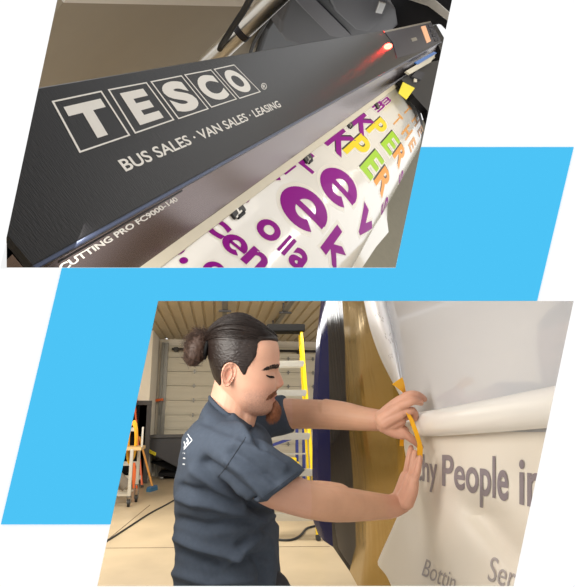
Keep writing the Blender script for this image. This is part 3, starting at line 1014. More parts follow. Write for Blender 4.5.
# yellow hose coil hanging on the upright, orange board, rag roll
mb = MB()
c = PY(131, 444, cy + .3)
for k in range(4):
    mb.tube([c + V((.07 * math.cos(t) + .006 * k, .03 * k, .34 * math.sin(t) + .02 * k)) for t in [2 * math.pi * i / 26 for i in range(27)]], .013, 8, False)
o = mb.build('hose_coil', mat('yellow_hose', (236, 178, 30), .45), smooth=True); tag(o, 'yellow coiled hose hanging by the orange ladder above the cart', 'hose')
mb = MB(); yb_ = PFL(135, 488.5).y; p = [PY(x, y, yb_) for x, y in ((131.5, 463), (135, 462.5), (137.5, 488.4), (132.5, 488.4))]
mb.prism(p, V((0, .05, 0))); o = mb.build('orange_board', M_orgb, bevel=.004); tag(o, 'short orange board standing upright behind the cart leg', 'board')
mb = MB(); a, b = PY(117, 476, cy + .25), PY(127, 487, cy + .25)
mb.tube([a, b], .10, 16); o = mb.build('rag_roll', M_grime, smooth=True); tag(o, 'grey rolled cloth leaning low on the cart rack', 'cloth')
# broom
bf = PFL(152, 491)
tp = PY(139.5, 437, bf.y + .8)
br = thing('push_broom', 'push broom with a teal head standing by the orange ladder', 'broom', bf)
hd = PY(152.5, 487, bf.y)
mb = MB(); mb.tube([hd, tp], .022, 10); mb.build('handle', M_handle, br, smooth=True)
d = (PFL(159, 487.5) - PFL(147, 491)).normalized()
mb = MB(); mb.bar(bf - d * .16 + V((0, 0, .035)), bf + d * .16 + V((0, 0, .035)), .09, .07, V((0, 1, 0))); mb.build('bristles', M_teal, br)
mb = MB(); mb.bar(bf - d * .16 + V((0, 0, .082)), bf + d * .16 + V((0, 0, .082)), .07, .03, V((0, 1, 0))); mb.build('head_block', mat('blue_block', (70, 110, 150), .6), br)
# leads on the floor
def lead(pts, name, label, r=.014):
    p, _, _ = spline([PFL(x, y) + V((0, 0, r)) for x, y in pts], [0] * len(pts), [0] * len(pts), 8)
    mb = MB(); mb.tube(p, r, 8); o = mb.build(name, M_rub, smooth=True); tag(o, label, 'cable')
lead([(88, 551), (108.8, 540.6), (130, 527), (150, 514), (165, 506), (178, 499), (196, 492)], 'floor_cable', 'long black cable across the open floor left of the man', .012)
lead([(262, 538), (279, 541), (291, 541), (300, 537), (306, 530), (313, 527.5), (322, 526), (332, 529)], 'floor_cable', 'black cable curving under the foot of the yellow ladder', .014)
# steel rack with blue uprights and a yellow clamp behind the ladder
ry = ly + 3.0
rk = thing('steel_rack', 'blue steel rack frame standing behind the rungs of the yellow ladder', 'rack', V((PY(300, 470, ry).x, ry, 0)))
for px in (297, 303.8):
    x = PY(px, 460, ry).x
    mb = MB(); mb.box((x - .025, ry - .025, 0), (x + .025, ry + .025, PY(px, 428, ry).z)); mb.build('upright', M_strap, rk)
mb = MB(); mb.bar(PY(266, 447.5, ry - .05), PY(295, 437, ry - .05), .04, .05); mb.build('brace', M_strap, rk)
mb = MB(); a, b = PY(270, 470.5, ry), PY(312, 470, ry); mb.bar(a, b, .05, .05); mb.build('crossbar', M_dark, rk)
c = PY(293.5, 464.5, ry - .12)
mb = MB(); mb.box((c.x - .06, c.y - .05, c.z - .10), (c.x + .05, c.y + .05, c.z + .12)); mb.bar(c + V((-.22, 0, -.02)), c + V((.1, 0, .03)), .05, .05)
o = mb.build('bar_clamp', M_yel, bevel=.01); tag(o, 'small yellow clamp fixed on the blue rack behind the ladder', 'clamp')

# ------------------------------------------------------------------ the bus
M_navy = mat('navy_gloss_paint', (8, 14, 62), 0.14, coat=.03, spec=.12, bump=.12, bscale=5, stretch=(3, 3, .1), dist=.02)
M_bblk = mat('black_gloss_panel', (12, 11, 17), 0.1, coat=0, spec=.10, bump=.09, bscale=7, stretch=(4, 4, .1), dist=.02)
M_gold = mat('bronze_gold_gloss', (146, 116, 38), 0.14, metal=.7, coat=0, spec=.15, var=.04, scale=2, bump=.12, bscale=5, stretch=(3, 3, .06), dist=.02)
bus = thing('bus', 'gloss-painted bus in navy, black and gold behind the outstretched arms', 'bus', PFL(330, 545))
def col_pts(pts, d, n=16):
    """vertical column of the body: pixel polyline top to bottom at depth d (or per point)"""
    out = []
    for k in range(n + 1):
        t = k / n * (len(pts) - 1); i = min(int(t), len(pts) - 2); f = t - i
        p0, p1 = pts[i], pts[i + 1]
        dd = d if not isinstance(d, (list, tuple)) else d[i] * (1 - f) + d[i + 1] * f
        out.append(P(p0[0] * (1 - f) + p1[0] * f, p0[1] * (1 - f) + p1[1] * f, dd))
    return out
cA = [(321.5, 296), (316, 345), (312.8, 400), (312.2, 470), (313, 520), (318, 534)]
cA2 = [(323, 296), (320, 345), (318, 400), (318, 470), (319, 520), (324, 541)]
cB = [(325.5, 296), (328.5, 345), (329.5, 400), (330.5, 470), (331.5, 520), (333, 547)]
cC = [(342, 296), (345, 345), (346, 400), (352.8, 470), (354.5, 545), (349.5, 571)]
cD = [(357, 296), (358, 345), (362, 400), (368, 470), (368, 540), (361, 592)]
cE = [(376, 296), (392, 345), (400, 400), (404, 470), (406, 545), (410, 600)]
cF = [(440, 296), (446, 345), (450, 400), (452, 470), (452, 545), (452, 610)]
def skin(cols, name, m, th=V((.05, .03, 0))):
    # columns run away -> near; interpolate along the body for a smooth plan curve
    mb = MB(); mb.sm = True
    rows = []
    for (c0, d0), (c1, d1) in zip(cols, cols[1:]):
        k0, k1 = col_pts(c0, d0), col_pts(c1, d1)
        for k in range(6):
            rows.append([a.lerp(b, k / 6) for a, b in zip(k0, k1)])
    rows.append(col_pts(*cols[-1]))
    mb.slab(rows, th)
    return mb.build(name, m, bus, smooth=True)
dA, dA2, dB, dC, dD, dE, dF = 4.50, 4.40, 4.28, 3.95, 3.5, 2.9, 2.6
cZ = [(345, 296), (345, 345), (345, 400), (345, 470), (345, 520), (345, 534)]
skin([(cZ, 4.75), (cA, dA), (cA2, dA2), (cB, dB)], 'rear_panel', M_navy)['label'] = 'navy painted rear corner'
skin([(cB, dB), (cC, dC)], 'side_panel', M_bblk)['label'] = 'black mirror-gloss panel between navy and gold'
skin([(cC, dC), (cD, dD), (cE, dE), (cF, dF)], 'side_panel', M_gold)['label'] = 'bronze-gold gloss side panel'
mb = MB()
sk = [[P(331.5, 512, 4.30), P(345, 512, 4.06), P(356, 512, 3.90), P(380, 512, 3.5)], [P(334, 543, 4.28), P(344, 555, 4.04), P(356, 575, 3.87), P(380, 590, 3.45)], [P(340, 556, 4.26), P(350, 572, 4.02), P(360, 586, 3.85), P(386, 612, 3.4)]]  # outline also takes in the bus's dark shadow on the floor
mb.slab(sk, V((.06, .06, 0))); mb.build('skirt', mat('dark_skirt_and_shadow', (18, 18, 26), .3, spec=.15), bus, smooth=True)['label'] = 'dark lower skirt, its outline including the shadow on the floor'

# ------------------------------------------------------------------ vinyl sheets on the bus
M_vin = mat('white_gloss_vinyl', (192, 192, 194), 0.06, coat=.6, var=.01)
M_vinb = mat('white_vinyl_back', (232, 232, 234), 0.35, var=.02)
M_back = mat('cream_backing_paper', (228, 220, 206), 0.55, bump=.12, bscale=3, dist=.03)
M_gt = mat('grey_lettering', (138, 128, 132), 0.55)
M_gt2 = mat('pale_grey_lettering', (166, 158, 156), 0.6)
def invd(px):                                 # distance of the vinyl plane at a pixel column
    return 1 / (0.66 + 0.53 * (px - 400) / 175.0)
top = []
def foldx(y): return interp([(290, 383), (301, 385.5), (320, 390.5), (340, 395), (360, 399), (380, 402), (400, 404.5), (430, 408)], y)[0]
rows = []
for k in range(25):
    y = 285 + (432 - 285) * k / 24
    x0 = foldx(y)
    rows.append([P(x0 + (600 - x0) * t, y + (0 if y < 400 else 0), invd(x0 + (600 - x0) * t) + .010 * math.sin(3.1 * t + y * .01)) for t in [i / 20 for i in range(21)]])
mb = MB(); mb.sm = True; mb.slab(rows, FW * .002 + RT * .002)
o = mb.build('vinyl_sheet', M_vin, fix=True, smooth=True)
tag(o, 'large glossy white vinyl sheet hanging flat on the bus above the white roll', 'vinyl sheet')
# curled left flap of that sheet
def flapx(y): return interp([(290, 361.5), (301, 364), (330, 370.5), (358, 380.5), (383, 393), (400, 402), (410, 405)], y)[0]
rows = []
for k in range(25):
    y = 285 + (408 - 285) * k / 24
    a, b = flapx(y), foldx(y)
    r = []
    for i in range(13):
        t = i / 12
        d = invd(b) + .0 + (.20 * (1 - t) ** 1.5 - .05 * math.sin(math.pi * t))
        r.append(P(a + (b - a) * t, y, d))
    rows.append(r)
mb = MB(); mb.sm = True; mb.slab(rows, FW * .002)
fl = mb.build('vinyl_flap', M_vinb, smooth=True)
tag(fl, 'curled left flap of white vinyl with faint grey marks, in front of the gold panel', 'vinyl sheet')
for x, y, s in ((377, 315, 1), (381, 318, 1.2), (386, 335.5, .9), (390, 341, 1.1), (389, 355, .8)):
    mb = MB()
    for k in range(5):
        xx, yy = x + R.uniform(-2, 4), y + R.uniform(-3, 3)
        d = invd(foldx(yy)) + .20 * (1 - (xx - flapx(yy)) / (foldx(yy) - flapx(yy))) ** 1.5 - .05 * math.sin(math.pi * max(0, min(1, (xx - flapx(yy)) / (foldx(yy) - flapx(yy))))) - .004
        mb.bar(P(xx, yy, d), P(xx + 1.0 * s, yy + 1.8 * s, d), .0012, .0006, RT)
    mb.build('print_mark', M_gt2, fl)['label'] = 'faint grey marks'
# roll of vinyl
rp, rr_ = [], []
for k in range(15):
    px = 412 + 173 * k / 14
    yc = interp([(405, 424.5), (430, 423.5), (500, 414.5), (556, 406.5), (590, 402)], px)[0]
    hw = interp([(405, 11.2), (430, 12.5), (500, 16.6), (556, 20), (590, 22.3)], px)[0]
    d = invd(px) - .035
    rp.append(P(px, yc, d)); rr_.append(hw * d / F)
mb = MB(); mb.tube(rp, rr_, 32, True)
for f in list(mb.bm.faces):
    if len(f.verts) > 4:
        n_ = bmesh.ops.inset_region(mb.bm, faces=[f], thickness=.012)
roll = mb.build('vinyl_roll', mat('white_satin_vinyl_roll', (226, 222, 214), .28, coat=.3), smooth=True)
tag(roll, 'thick white vinyl roll running right from between the hands along the bus', 'vinyl roll')
# lower backing sheet with lettering
def low_d(px, py):
    base = invd(px) + .012
    t = max(0, (py - 470) / 120)
    return base - .05 * t + .020 * math.sin(px * .055 + py * .022) * min(1, max(0, (py - 440) / 40)) + .060 * math.exp(-((px - 470 - (py - 500) * .9) / 22) ** 2) * min(1, max(0, (py - 485) / 30)) + .036 * math.exp(-((px - 415 - (py - 500) * .25) / 12) ** 2) * min(1, max(0, (py - 480) / 40))
def lowx(y): return interp([(430, 405), (445, 404), (470, 408), (490, 406), (505, 402), (530, 391.5), (562, 377.5), (566, 378.5), (575, 386), (590, 393), (600, 397)], y)[0]
rows = []
for k in range(50):
    y = 430 + (604 - 430) * k / 49
    x0 = lowx(y)
    rows.append([P(x0 + (600 - x0) * t, y, low_d(x0 + (600 - x0) * t, y)) for t in [i / 40 for i in range(41)]])
mb = MB(); mb.sm = True; mb.slab(rows, FW * .002 + RT * .001)
low = mb.build('backing_sheet', M_back, smooth=True)
tag(low, 'cream backing sheet with grey lettering hanging below the white roll', 'vinyl sheet')
def lowmap(tl, tr, br, bl, lift=.003):
    def f(a, b):
        x = (bl[0] * (1 - a) + br[0] * a) * (1 - b) + (tl[0] * (1 - a) + tr[0] * a) * b
        y = (bl[1] * (1 - a) + br[1] * a) * (1 - b) + (tl[1] * (1 - a) + tr[1] * a) * b
        return P(x, y, low_d(x, y) - lift)
    return f
def lowtext(txt, q, asc, bold, mi):
    mb = MB()
    vs, fs, bb = glyphs(txt, bold, .1)
    f = lowmap(*q)
    qv = [mb.v(f((x - bb[0]) / (bb[1] - bb[0]), y / asc)) for x, y in vs]
    for g in fs:
        mb.face([qv[i] for i in g])
    mb.build('lettering', M_gt if mi == 0 else M_gt2, low, fix=False)['label'] = 'grey lettering'
def wq(x0, x1):
    tp = lambda x: 452.8 + (x - 424) * (456.2 - 455) / 98; bs = lambda x: 480.6 + (x - 424) * (505.4 - 482.4) / 98
    return [(x0, tp(x0)), (x1, tp(x1)), (x1, bs(x1)), (x0, bs(x0))]
lowtext('lthy', wq(413.5, 437), .74, .018, 0)
lowtext('People', wq(442, 508), .74, .018, 0)
lowtext('in', wq(519, 542), .74, .018, 0)
lowtext('Bottin', [(426.5, 558.5), (457.5, 573.5), (453.5, 592), (421.5, 575)], .70, .0, 1)
lowtext('Ser', [(491.5, 555.5), (518, 566), (513, 590), (487, 580)], .70, .0, 1)

# ------------------------------------------------------------------ unseen lights added for the workshop
area('overhead_fill', (-.4, 7.2, CZ - .1), (-.4, 8.2, 0), 4.5, .9, 240, (1, .93, .82))  # overhead lights without fixtures, added to brighten the workshop
area('overhead_fill', (-2.6, 5.5, CZ - .1), (-1.6, 8.5, 0), 1.2, 2.0, 150, (1, .93, .82))
area('overhead_fill', (0.3, 4.2, 3.2), (0.3, 4.4, 0), 1.6, 1.2, 38, (1, .94, .84))
area('man_fill_light', P(60, 300, .9), P(300, 440, 1.3), .4, .4, 6.2, (1, .96, .9))  # fill added to brighten the man and the sheets
area('bus_glint_light', EYE + RT * -2.6 + HEAD * 8.2 + V((0, 0, 1.45)), EYE + RT * .4 + HEAD * 4.1 + V((0, 0, .5)), 1.6, .5, 40, (1, .98, .95))  # added out of view for bright reflections in the bus panels
# ================================================================== the man
def skinmat(name, rgb):
    m = mat(name, rgb, .5, spec=.35)
    nt = m.node_tree; b = nt.nodes['Principled BSDF']
    b.inputs['Subsurface Weight'].default_value = .12
    b.inputs['Subsurface Radius'].default_value = (.6, .25, .15)
    b.inputs['Subsurface Scale'].default_value = .012
    tc = nt.nodes.new('ShaderNodeTexCoord')
    n1 = nt.nodes.new('ShaderNodeTexNoise'); n1.inputs['Scale'].default_value = 22; n1.inputs['Detail'].default_value = 8
    n2 = nt.nodes.new('ShaderNodeTexNoise'); n2.inputs['Scale'].default_value = 260; n2.inputs['Detail'].default_value = 3
    nt.links.new(tc.outputs['Object'], n1.inputs['Vector']); nt.links.new(tc.outputs['Object'], n2.inputs['Vector'])
    at = nt.nodes.new('ShaderNodeAttribute'); at.attribute_name = 'tone'
    mx = nt.nodes.new('ShaderNodeMix'); mx.data_type = 'RGBA'
    c = lin(rgb)
    mx.inputs[6].default_value = tuple(x * .86 for x in c[:3]) + (1,)
    mx.inputs[7].default_value = tuple(min(1, x * 1.10) for x in c[:3]) + (1,)
    nt.links.new(n1.outputs['Fac'], mx.inputs[0])
    m2 = nt.nodes.new('ShaderNodeMix'); m2.data_type = 'RGBA'; m2.blend_type = 'MULTIPLY'
    m2.inputs[0].default_value = 1
    nt.links.new(mx.outputs[2], m2.inputs[6]); nt.links.new(at.outputs['Color'], m2.inputs[7])
    nt.links.new(m2.outputs[2], b.inputs['Base Color'])
    bp = nt.nodes.new('ShaderNodeBump'); bp.inputs['Strength'].default_value = .15; bp.inputs['Distance'].default_value = .002
    nt.links.new(n2.outputs['Fac'], bp.inputs['Height']); nt.links.new(bp.outputs[0], b.inputs['Normal'])
    return m
M_skin = skinmat('skin', (207, 160, 136))
M_hair = mat('dark_brown_hair', (29, 19, 15), .45, var=.35, scale=30, spec=.4)
M_hair2 = mat('short_dark_hair', (46, 33, 27), .6, var=.45, scale=120)
M_bun = mat('brown_bun_hair', (52, 33, 22), .65, var=.4, scale=40)
M_beard = mat('auburn_beard_hair', (122, 72, 42), .6, var=.4, scale=120)
M_shirt = mat('charcoal_blue_cotton', (64, 72, 84), .92, var=.16, scale=120, bump=.35, bscale=500, dist=.002, spec=.15)
M_print = mat('faded_white_print', (196, 200, 204), .8)
M_jean = mat('dark_grey_trousers', (44, 44, 50), .9, var=.12, scale=80)
M_shoe = mat('black_work_shoe', (26, 25, 25), .5)
M_tape = mat('orange_yellow_tape', (252, 184, 10), .4)
M_eye = mat('eye_white', (225, 215, 205), .25)

DH = 1.25                                        # distance of the head's middle
HC = P(240, 368, DH)                             # head frame
lat = ray(240, 368).normalized()                 # away from the viewer
hup = (V((0, 0, 1)) - lat * lat.z).normalized()
fwd = hup.cross(lat) * -1
if fwd.dot(RT) < 0: fwd = -fwd
PXM = DH / F * 1.0
def hp(x, y, l):
    """head point: pixel column x, pixel row y, l pixels sideways (away positive)"""
    return HC + fwd * ((x - 240) * PXM) + hup * ((368 - y) * PXM) + lat * (l * PXM)
HT = [(313.2, 240, 238.5, 1), (314.5, 244, 231, 9), (317, 248.5, 225, 15.5), (321, 255, 219, 21.5), (327, 263.5, 213, 26.5), (334, 271.5, 209, 29.5), (341, 276.6, 207.8, 31.3), (349, 279, 208, 32.3), (357, 279.6, 209, 32.4), (364, 279.0, 210.5, 31.8),
      (369, 277.2, 212, 31.2), (375, 276.8, 214, 30.6), (381, 276.4, 217, 30), (387, 276.2, 220, 29), (391, 276.4, 223, 28), (396, 275.4, 227, 26.6), (401, 274, 231, 24.6), (406, 273.2, 236, 21.6), (410, 271.6, 242, 17.6), (413.2, 267.5, 248, 11.5), (415, 261, 254, 3)]
HT = [(y + (2.6 * (341 - y) / 28 if y < 341 else 0), a, b, c) for y, a, b, c in HT]
NOSE = [(365, 0, 3), (369, 1.2, 3.0), (374, 3.6, 3.2), (379, 5.4, 3.8), (383, 6.6, 4.8), (385.5, 5.4, 5.6), (388, 2.4, 5.0), (390, .4, 4)]
def g(x, s): return math.exp(-(x / s) ** 2)
def headpt(y, th):
    Fx, Bx, W = interp(HT, y)
    c = (Fx + Bx) / 2 * .55 + (Bx + (Fx - Bx) * .42) * .45
    co, si = math.cos(th), math.sin(th)
    a = (Fx - c) if co > 0 else (c - Bx)
    ex = .82 if co > 0 else .95
    x = c + a * math.copysign(abs(co) ** ex, co)
    l = W * math.copysign(abs(si) ** .94, si)
    al = abs(l)
    if co > 0:
        nz = interp(NOSE, y) if 365 < y < 390 else (0, 3)
        nz = (nz[0] * 1.22, nz[1])
        x += nz[0] * g(l, nz[1])
        x += 1.9 * g(al - 11, 9) * g(y - 365.5, 3.2)                    # brow
        x -= 4.2 * g(al - 12.5, 7) * g(y - 373.5, 4.2)                  # eye socket
        x += 2.5 * g(al - 12.5, 4.8) * g(y - 374.2, 3.0)                # lidded eye
        x += 1.2 * g(al - 17, 7) * g(y - 383, 6)                        # cheek
        x += 1.8 * g(l, 8) * g(y - 394.4, 1.9)                          # upper lip
        x -= 1.7 * g(l, 9) * g(y - 397.0, .9)
        x += 1.7 * g(l, 7) * g(y - 399.4, 1.8)                          # lower lip
        x -= 1.0 * g(l, 8) * g(y - 403.2, 1.6)
        x += 1.2 * g(l, 8) * g(y - 408.5, 3.4)                          # chin
        if 378 < y < 390: l += math.copysign(1.2 * g(al - 6, 2) * g(y - 385.5, 2), l)
    else:
        pass
    # jaw line and temple
    l *= 1 - .05 * g(y - 362, 7) * (1 if co > .2 else 0) * g(co - .6, .4)
    l *= 1 + .03 * g(y - 399, 6) * g(co + .1, .5)
    return x, y, l
NT = 168
levels = [315.8, 316.1, 316.5] + [316.9 + .75 * k for k in range(int((415 - 316.9) / .75) + 1)]
mb = MB()
rows = []
for y in levels:
    rows.append([hp(*headpt(y, 2 * math.pi * k / NT)) for k in range(NT)])
gv = mb.grid(rows, True)
mb.face(gv[0][::-1]); mb.face(gv[-1])
# neck
mb.limb([hp(236, 372, 0), hp(233, 392, 0), hp(230, 410, 0), hp(226, 432, 0)], [.040, .043, .047, .055], 24, [1.12] * 4, fwd)
mb.limb([hp(246, 398, 0), hp(244, 412, 0), hp(236, 430, 0)], [.030, .034, .04], 20)
# ears
def ear(s):
    ec = (229.2, 374.2, s * 29.6)
    rows = []
    for r_, h_ in ((0.0, 1.2), (.22, .9), (.40, 1.4), (.54, 3.6), (.66, 3.4), (.76, 2.2), (.86, 4.6), (.95, 5.2), (1.0, 4.2), (1.0, 2.6), (.9, 0), (.7, -4)):
        ring = []
        for k in range(28):
            t = 2 * math.pi * k / 28
            ex, ey = 6.6 * r_ * math.cos(t), 11.6 * r_ * math.sin(t)
            w = 1 - .22 * max(0, math.sin(t))                         # narrower towards the lobe
            ex *= w
            hh = h_
            if .55 < r_ < .99 and math.cos(t) > .55: hh = min(h_, 1.6)   # open towards the cheek
            x = ec[0] + ex - .12 * ey; yy = ec[1] + ey
            tilt = -ex * .30                                              # rear rim stands off the head
            ring.append(hp(x, yy, ec[2] + s * (hh + tilt + .6)))
        rows.append(ring)
    g_ = mb.grid(rows, True)
    mb.face(g_[-1]); 
for s in (-1, 1): ear(s)
# trunk under the shirt, legs to the floor
mb.limb([P(226, 468, DH), P(226, 485, DH), P(228, 530, DH), P(229, 585, DH), P(229, 640, DH)], [.075, .095, .09, .09, .10], 24, [1.25, 1.3, 1.2, 1.2, 1.2], lat)
hip = P(229, 640, DH)
for s in (-1, 1):
    h0 = hip + lat * (.085 * s); kn = V((h0.x + .03, h0.y, .50)); an = V((h0.x - .02, h0.y, .09))
    mb.limb([h0, h0.lerp(kn, .5), kn, kn.lerp(an, .35), an], [.082, .072, .055, .054, .036], 18)
    mb.limb([an + V((-.02, 0, -.03)), an + RT * .16 + V((0, 0, -.055))], [.036, .028], 14)
# near (right) arm
def arm(pts, ell=None, seg=22):
    return mb.limb([P(x, y, d) for x, y, d, r in pts], [r * d / F for x, y, d, r in pts], seg, ell, None, 5)
DN = 1.02
arm([(226, 454, 1.10, 18), (248, 471, 1.06, 19), (272, 487, 1.04, 19), (296, 496.0, 1.04, 18.2), (318, 501.6, 1.06, 17.6), (336, 503.8, 1.10, 17.2), (354, 505.2, 1.15, 15.6), (374, 506.2, 1.20, 13.2), (390, 506.4, 1.245, 11.4), (399, 503, 1.265, 10.8)])
arm([(306, 498, 1.05, 17), (322, 495, 1.085, 13.5), (340, 495.5, 1.12, 11.5)])     # forearm muscle
# far (left) arm
arm([(246, 424, 1.42, 15), (262, 417, 1.44, 15), (282, 414, 1.45, 15.6), (302, 413.8, 1.44, 14.6), (322, 414.4, 1.42, 14.4), (338, 415.4, 1.40, 14.2), (354, 417.4, 1.38, 12.8), (368, 419.2, 1.36, 11.4), (380, 420.2, 1.345, 10.4), (387, 420, 1.34, 10.4)])
arm([(326, 411, 1.41, 12), (342, 411.5, 1.39, 10), (356, 414, 1.375, 9)])
# hands: palm of several merged rays, five separate fingers each
def finger(pts, r0, r1):
    n = len(pts)
    mb.limb([P(x, y, d) for x, y, d in pts], [r0 + (r1 - r0) * k / (n - 1) for k in range(n)], 14, None, None, 5)
K = 1.31
# left hand pinching the tape: back of the hand towards the viewer, fingers to the right
finger([(382, 417, K + .02), (391, 408, K), (400.5, 400, K - .012)], .0185, .0125)        # index ray of the palm
finger([(382, 420, K), (392, 412.5, K - .012), (400, 407, K - .022)], .019, .0125)
finger([(384, 423, K - .005), (393, 418, K - .015), (401, 414, K - .022)], .018, .0125)
finger([(385, 425, K), (393, 424, K - .006), (401, 421, K - .01)], .0175, .013)
finger([(386, 426, K + .012), (396, 428.5, K + .008), (404, 430.5, K)], .0165, .0125)
finger([(400.5, 400, K - .012), (407.5, 395.6, K - .022), (414.5, 394.4, K - .020), (420, 396.0, K - .012), (424.3, 399.2, K - .002)], .0118, .0078)   # index
finger([(400, 406, K - .022), (407, 403.4, K - .036), (412.5, 401.2, K - .038), (417.5, 401.4, K - .030), (420.6, 402.8, K - .022)], .0118, .0080)     # middle
finger([(401, 412.5, K - .016), (408, 411.2, K - .026), (412.6, 410.6, K - .022), (415.2, 414.4, K - .012), (415.8, 418.6, K - .006)], .0108, .0075)  # ring
finger([(401, 419, K + .004), (407, 417, K + .004), (411.5, 417.2, K + .008), (413.2, 420.5, K + .012), (412.6, 424, K + .014)], .0095, .0068)         # little
finger([(396, 428, K), (404.5, 433.4, K - .012), (411, 438.4, K - .014), (416.5, 442.8, K - .010), (420.6, 447.2, K - .002)], .0128, .0078)             # thumb
finger([(383, 426, K), (393, 431.5, K - .004), (402, 434.5, K - .010)], .0165, .0130)
# right hand flat against the sheet: wrist bent back, fingers up
def Q(px, py): return 0
W_ = 1.285
finger([(398, 504, W_ - .012), (402.5, 491, W_ - .015), (406, 477, W_ - .012)], .0225, .0150)
finger([(402, 504, W_ - .030), (407.5, 491, W_ - .034), (410.5, 478, W_ - .030)], .0215, .0140)
finger([(406, 502, W_ - .042), (411.5, 491, W_ - .048), (413.8, 480, W_ - .046)], .0195, .0125)
finger([(399, 500, W_ + .020), (403.5, 487, W_ + .026), (407, 476, W_ + .028)], .0185, .0130)
finger([(406, 479, W_ - .006), (407.6, 468, W_ - .010), (409.4, 458, W_ - .006), (411.2, 449.6, W_ + .004)], .0104, .0070)      # middle
finger([(410.6, 479, W_ - .030), (412.4, 469, W_ - .034), (413.6, 460, W_ - .030), (414.8, 452.5, W_ - .020)], .0100, .0068)     # ring
finger([(414, 481, W_ - .048), (417.0, 473, W_ - .050), (418.8, 465, W_ - .046), (420.0, 458.0, W_ - .040)], .0096, .0068)       # little
finger([(407, 476, W_ + .028), (407.8, 466, W_ + .030), (409.2, 456, W_ + .034), (411, 447.5, W_ + .042)], .0102, .0068)         # index
finger([(399, 497, W_ + .022), (401, 488, W_ + .050), (404, 480, W_ + .070), (408, 473, W_ + .080)], .0130, .0085)                # thumb, on the far side
person = thing('person', 'man with hair bun in charcoal T-shirt, reaching both hands to the vinyl', 'person', V((hip.x, hip.y, 0)))
tmp = mb.build('body_parts', M_skin, smooth=True)
def remesh(ob, vox, smooth_it, name, m, parent):
    md = ob.modifiers.new('r', 'REMESH'); md.mode = 'VOXEL'; md.voxel_size = vox
    if smooth_it:
        sm = ob.modifiers.new('s', 'SMOOTH'); sm.iterations = smooth_it; sm.factor = .5
    dg = bpy.context.evaluated_depsgraph_get()
    me = bpy.data.meshes.new_from_object(ob.evaluated_get(dg))
    loc = V(ob.location)
    od = ob.data; bpy.data.objects.remove(ob); bpy.data.meshes.remove(od)
    me.name = name
    o = bpy.data.objects.new(name, me); COL.objects.link(o)
    me.transform(Matrix.Translation(loc - world_loc(parent)))
    o.parent = parent
    me.materials.clear(); me.materials.append(m)
    for p in me.polygons: p.use_smooth = True
    return o
body = remesh(tmp, .0021, 2, 'body', M_skin, person)
PL = world_loc(person)
# natural tone of the skin: lips, ears, knuckles redder; shaved jaw greyer; brows of the arms browner
def topx(p):
    q = p - EYE; z = q.dot(FW)
    return CX + F * q.dot(RT) / z, CY - F * q.dot(UPV) / z, z
hi_, hu_, hl_ = fwd / PXM, hup / PXM, lat / PXM
tone = body.data.color_attributes.new('tone', 'FLOAT_COLOR', 'POINT')
def sst(x, a, b):
    t = max(0, min(1, (x - a) / (b - a))); return t * t * (3 - 2 * t)
buf = []
for v in body.data.vertices:
    w = v.co + PL - HC
    x, y, l = 240 + w.dot(fwd) / PXM, 368 - w.dot(hup) / PXM, w.dot(lat) / PXM
    r_, g_, b_ = 1.0, 1.0, 1.0
    if abs(l) < 60 and y < 440 and x < 300:
        lip = g(y - 397, 3.2) * sst(x, 268, 272.5) * (1 if abs(l) < 14 else 0)
        g_ *= 1 - .30 * lip; b_ *= 1 - .25 * lip; r_ *= 1 - .08 * lip
        jaw = sst(y, 384, 394) * sst(x, 236, 250) * (1 - sst(y, 412, 417))
        n_ = .7 + .6 * noise.noise(V((x, y, l)) * .8)
        r_ *= 1 - .34 * jaw * n_; g_ *= 1 - .34 * jaw * n_; b_ *= 1 - .30 * jaw * n_
        ear_ = g(x - 229, 7) * g(y - 374, 11) * sst(abs(l), 26, 30)
        g_ *= 1 - .14 * ear_; b_ *= 1 - .12 * ear_
        ns = sst(x, 277, 281) * g(y - 382, 6)
        g_ *= 1 - .12 * ns; b_ *= 1 - .1 * ns
        ck = g(x - 262, 10) * g(y - 386, 8)
        g_ *= 1 - .06 * ck; b_ *= 1 - .06 * ck
    elif x > 300:
        g_ *= .965; b_ *= .88; r_ *= .97
        hn = sst(x, 372, 392) 
        g_ *= 1 - .05 * hn; b_ *= 1 + .02 * hn
    buf += [r_, g_, b_, 1]
tone.data.foreach_set('color', buf)
bbvh = BVHTree.FromPolygons([v.co + PL for v in body.data.vertices], [tuple(p.vertices) for p in body.data.polygons])
def on_body(x, y, s=-1, lift=.0):
    """point of the head's skin at pixel offsets (x, y), from the near (-1) or far (+1) side"""
    o = hp(x, y, s * 70)
    h_, n_, _, _ = bbvh.ray_cast(o, lat * -s)
    return (h_ + n_ * lift, n_) if h_ is not None else (None, None)

# ---------------------------------------------------------------- hair, brows, moustache, beard
def poly_sd(pt, poly):
    x, y = pt; ins = False; best = 1e9
    n = len(poly)
    for i in range(n):
        x0, y0 = poly[i]; x1, y1 = poly[(i + 1) % n]
        if (y0 > y) != (y1 > y) and x < (x1 - x0) * (y - y0) / (y1 - y0) + x0: ins = not ins
        dx, dy = x1 - x0, y1 - y0
        t = max(0, min(1, ((x - x0) * dx + (y - y0) * dy) / (dx * dx + dy * dy)))
        best = min(best, math.hypot(x - x0 - t * dx, y - y0 - t * dy))
    return best if ins else -best
HAIR = [(300, 300), (281, 341), (276.5, 341.5), (268, 340.6), (259, 341.5), (256.2, 344.5), (255.6, 351), (254.6, 357), (250.5, 363), (247.2, 368), (245.4, 373.5), (243.8, 375), (241.6, 372), (238.6, 366.5), (235.2, 363.6), (230.5, 362.6), (225.6, 364.4), (222.8, 369), (222.4, 376), (222.2, 383), (219.5, 388), (216, 387), (200, 370), (190, 300)]
TIE = hp(206.5, 345, 0)
AX = (TIE - hp(243, 352, 0)).normalized()
e1 = (hup - AX * hup.dot(AX)).normalized(); e2 = AX.cross(e1)
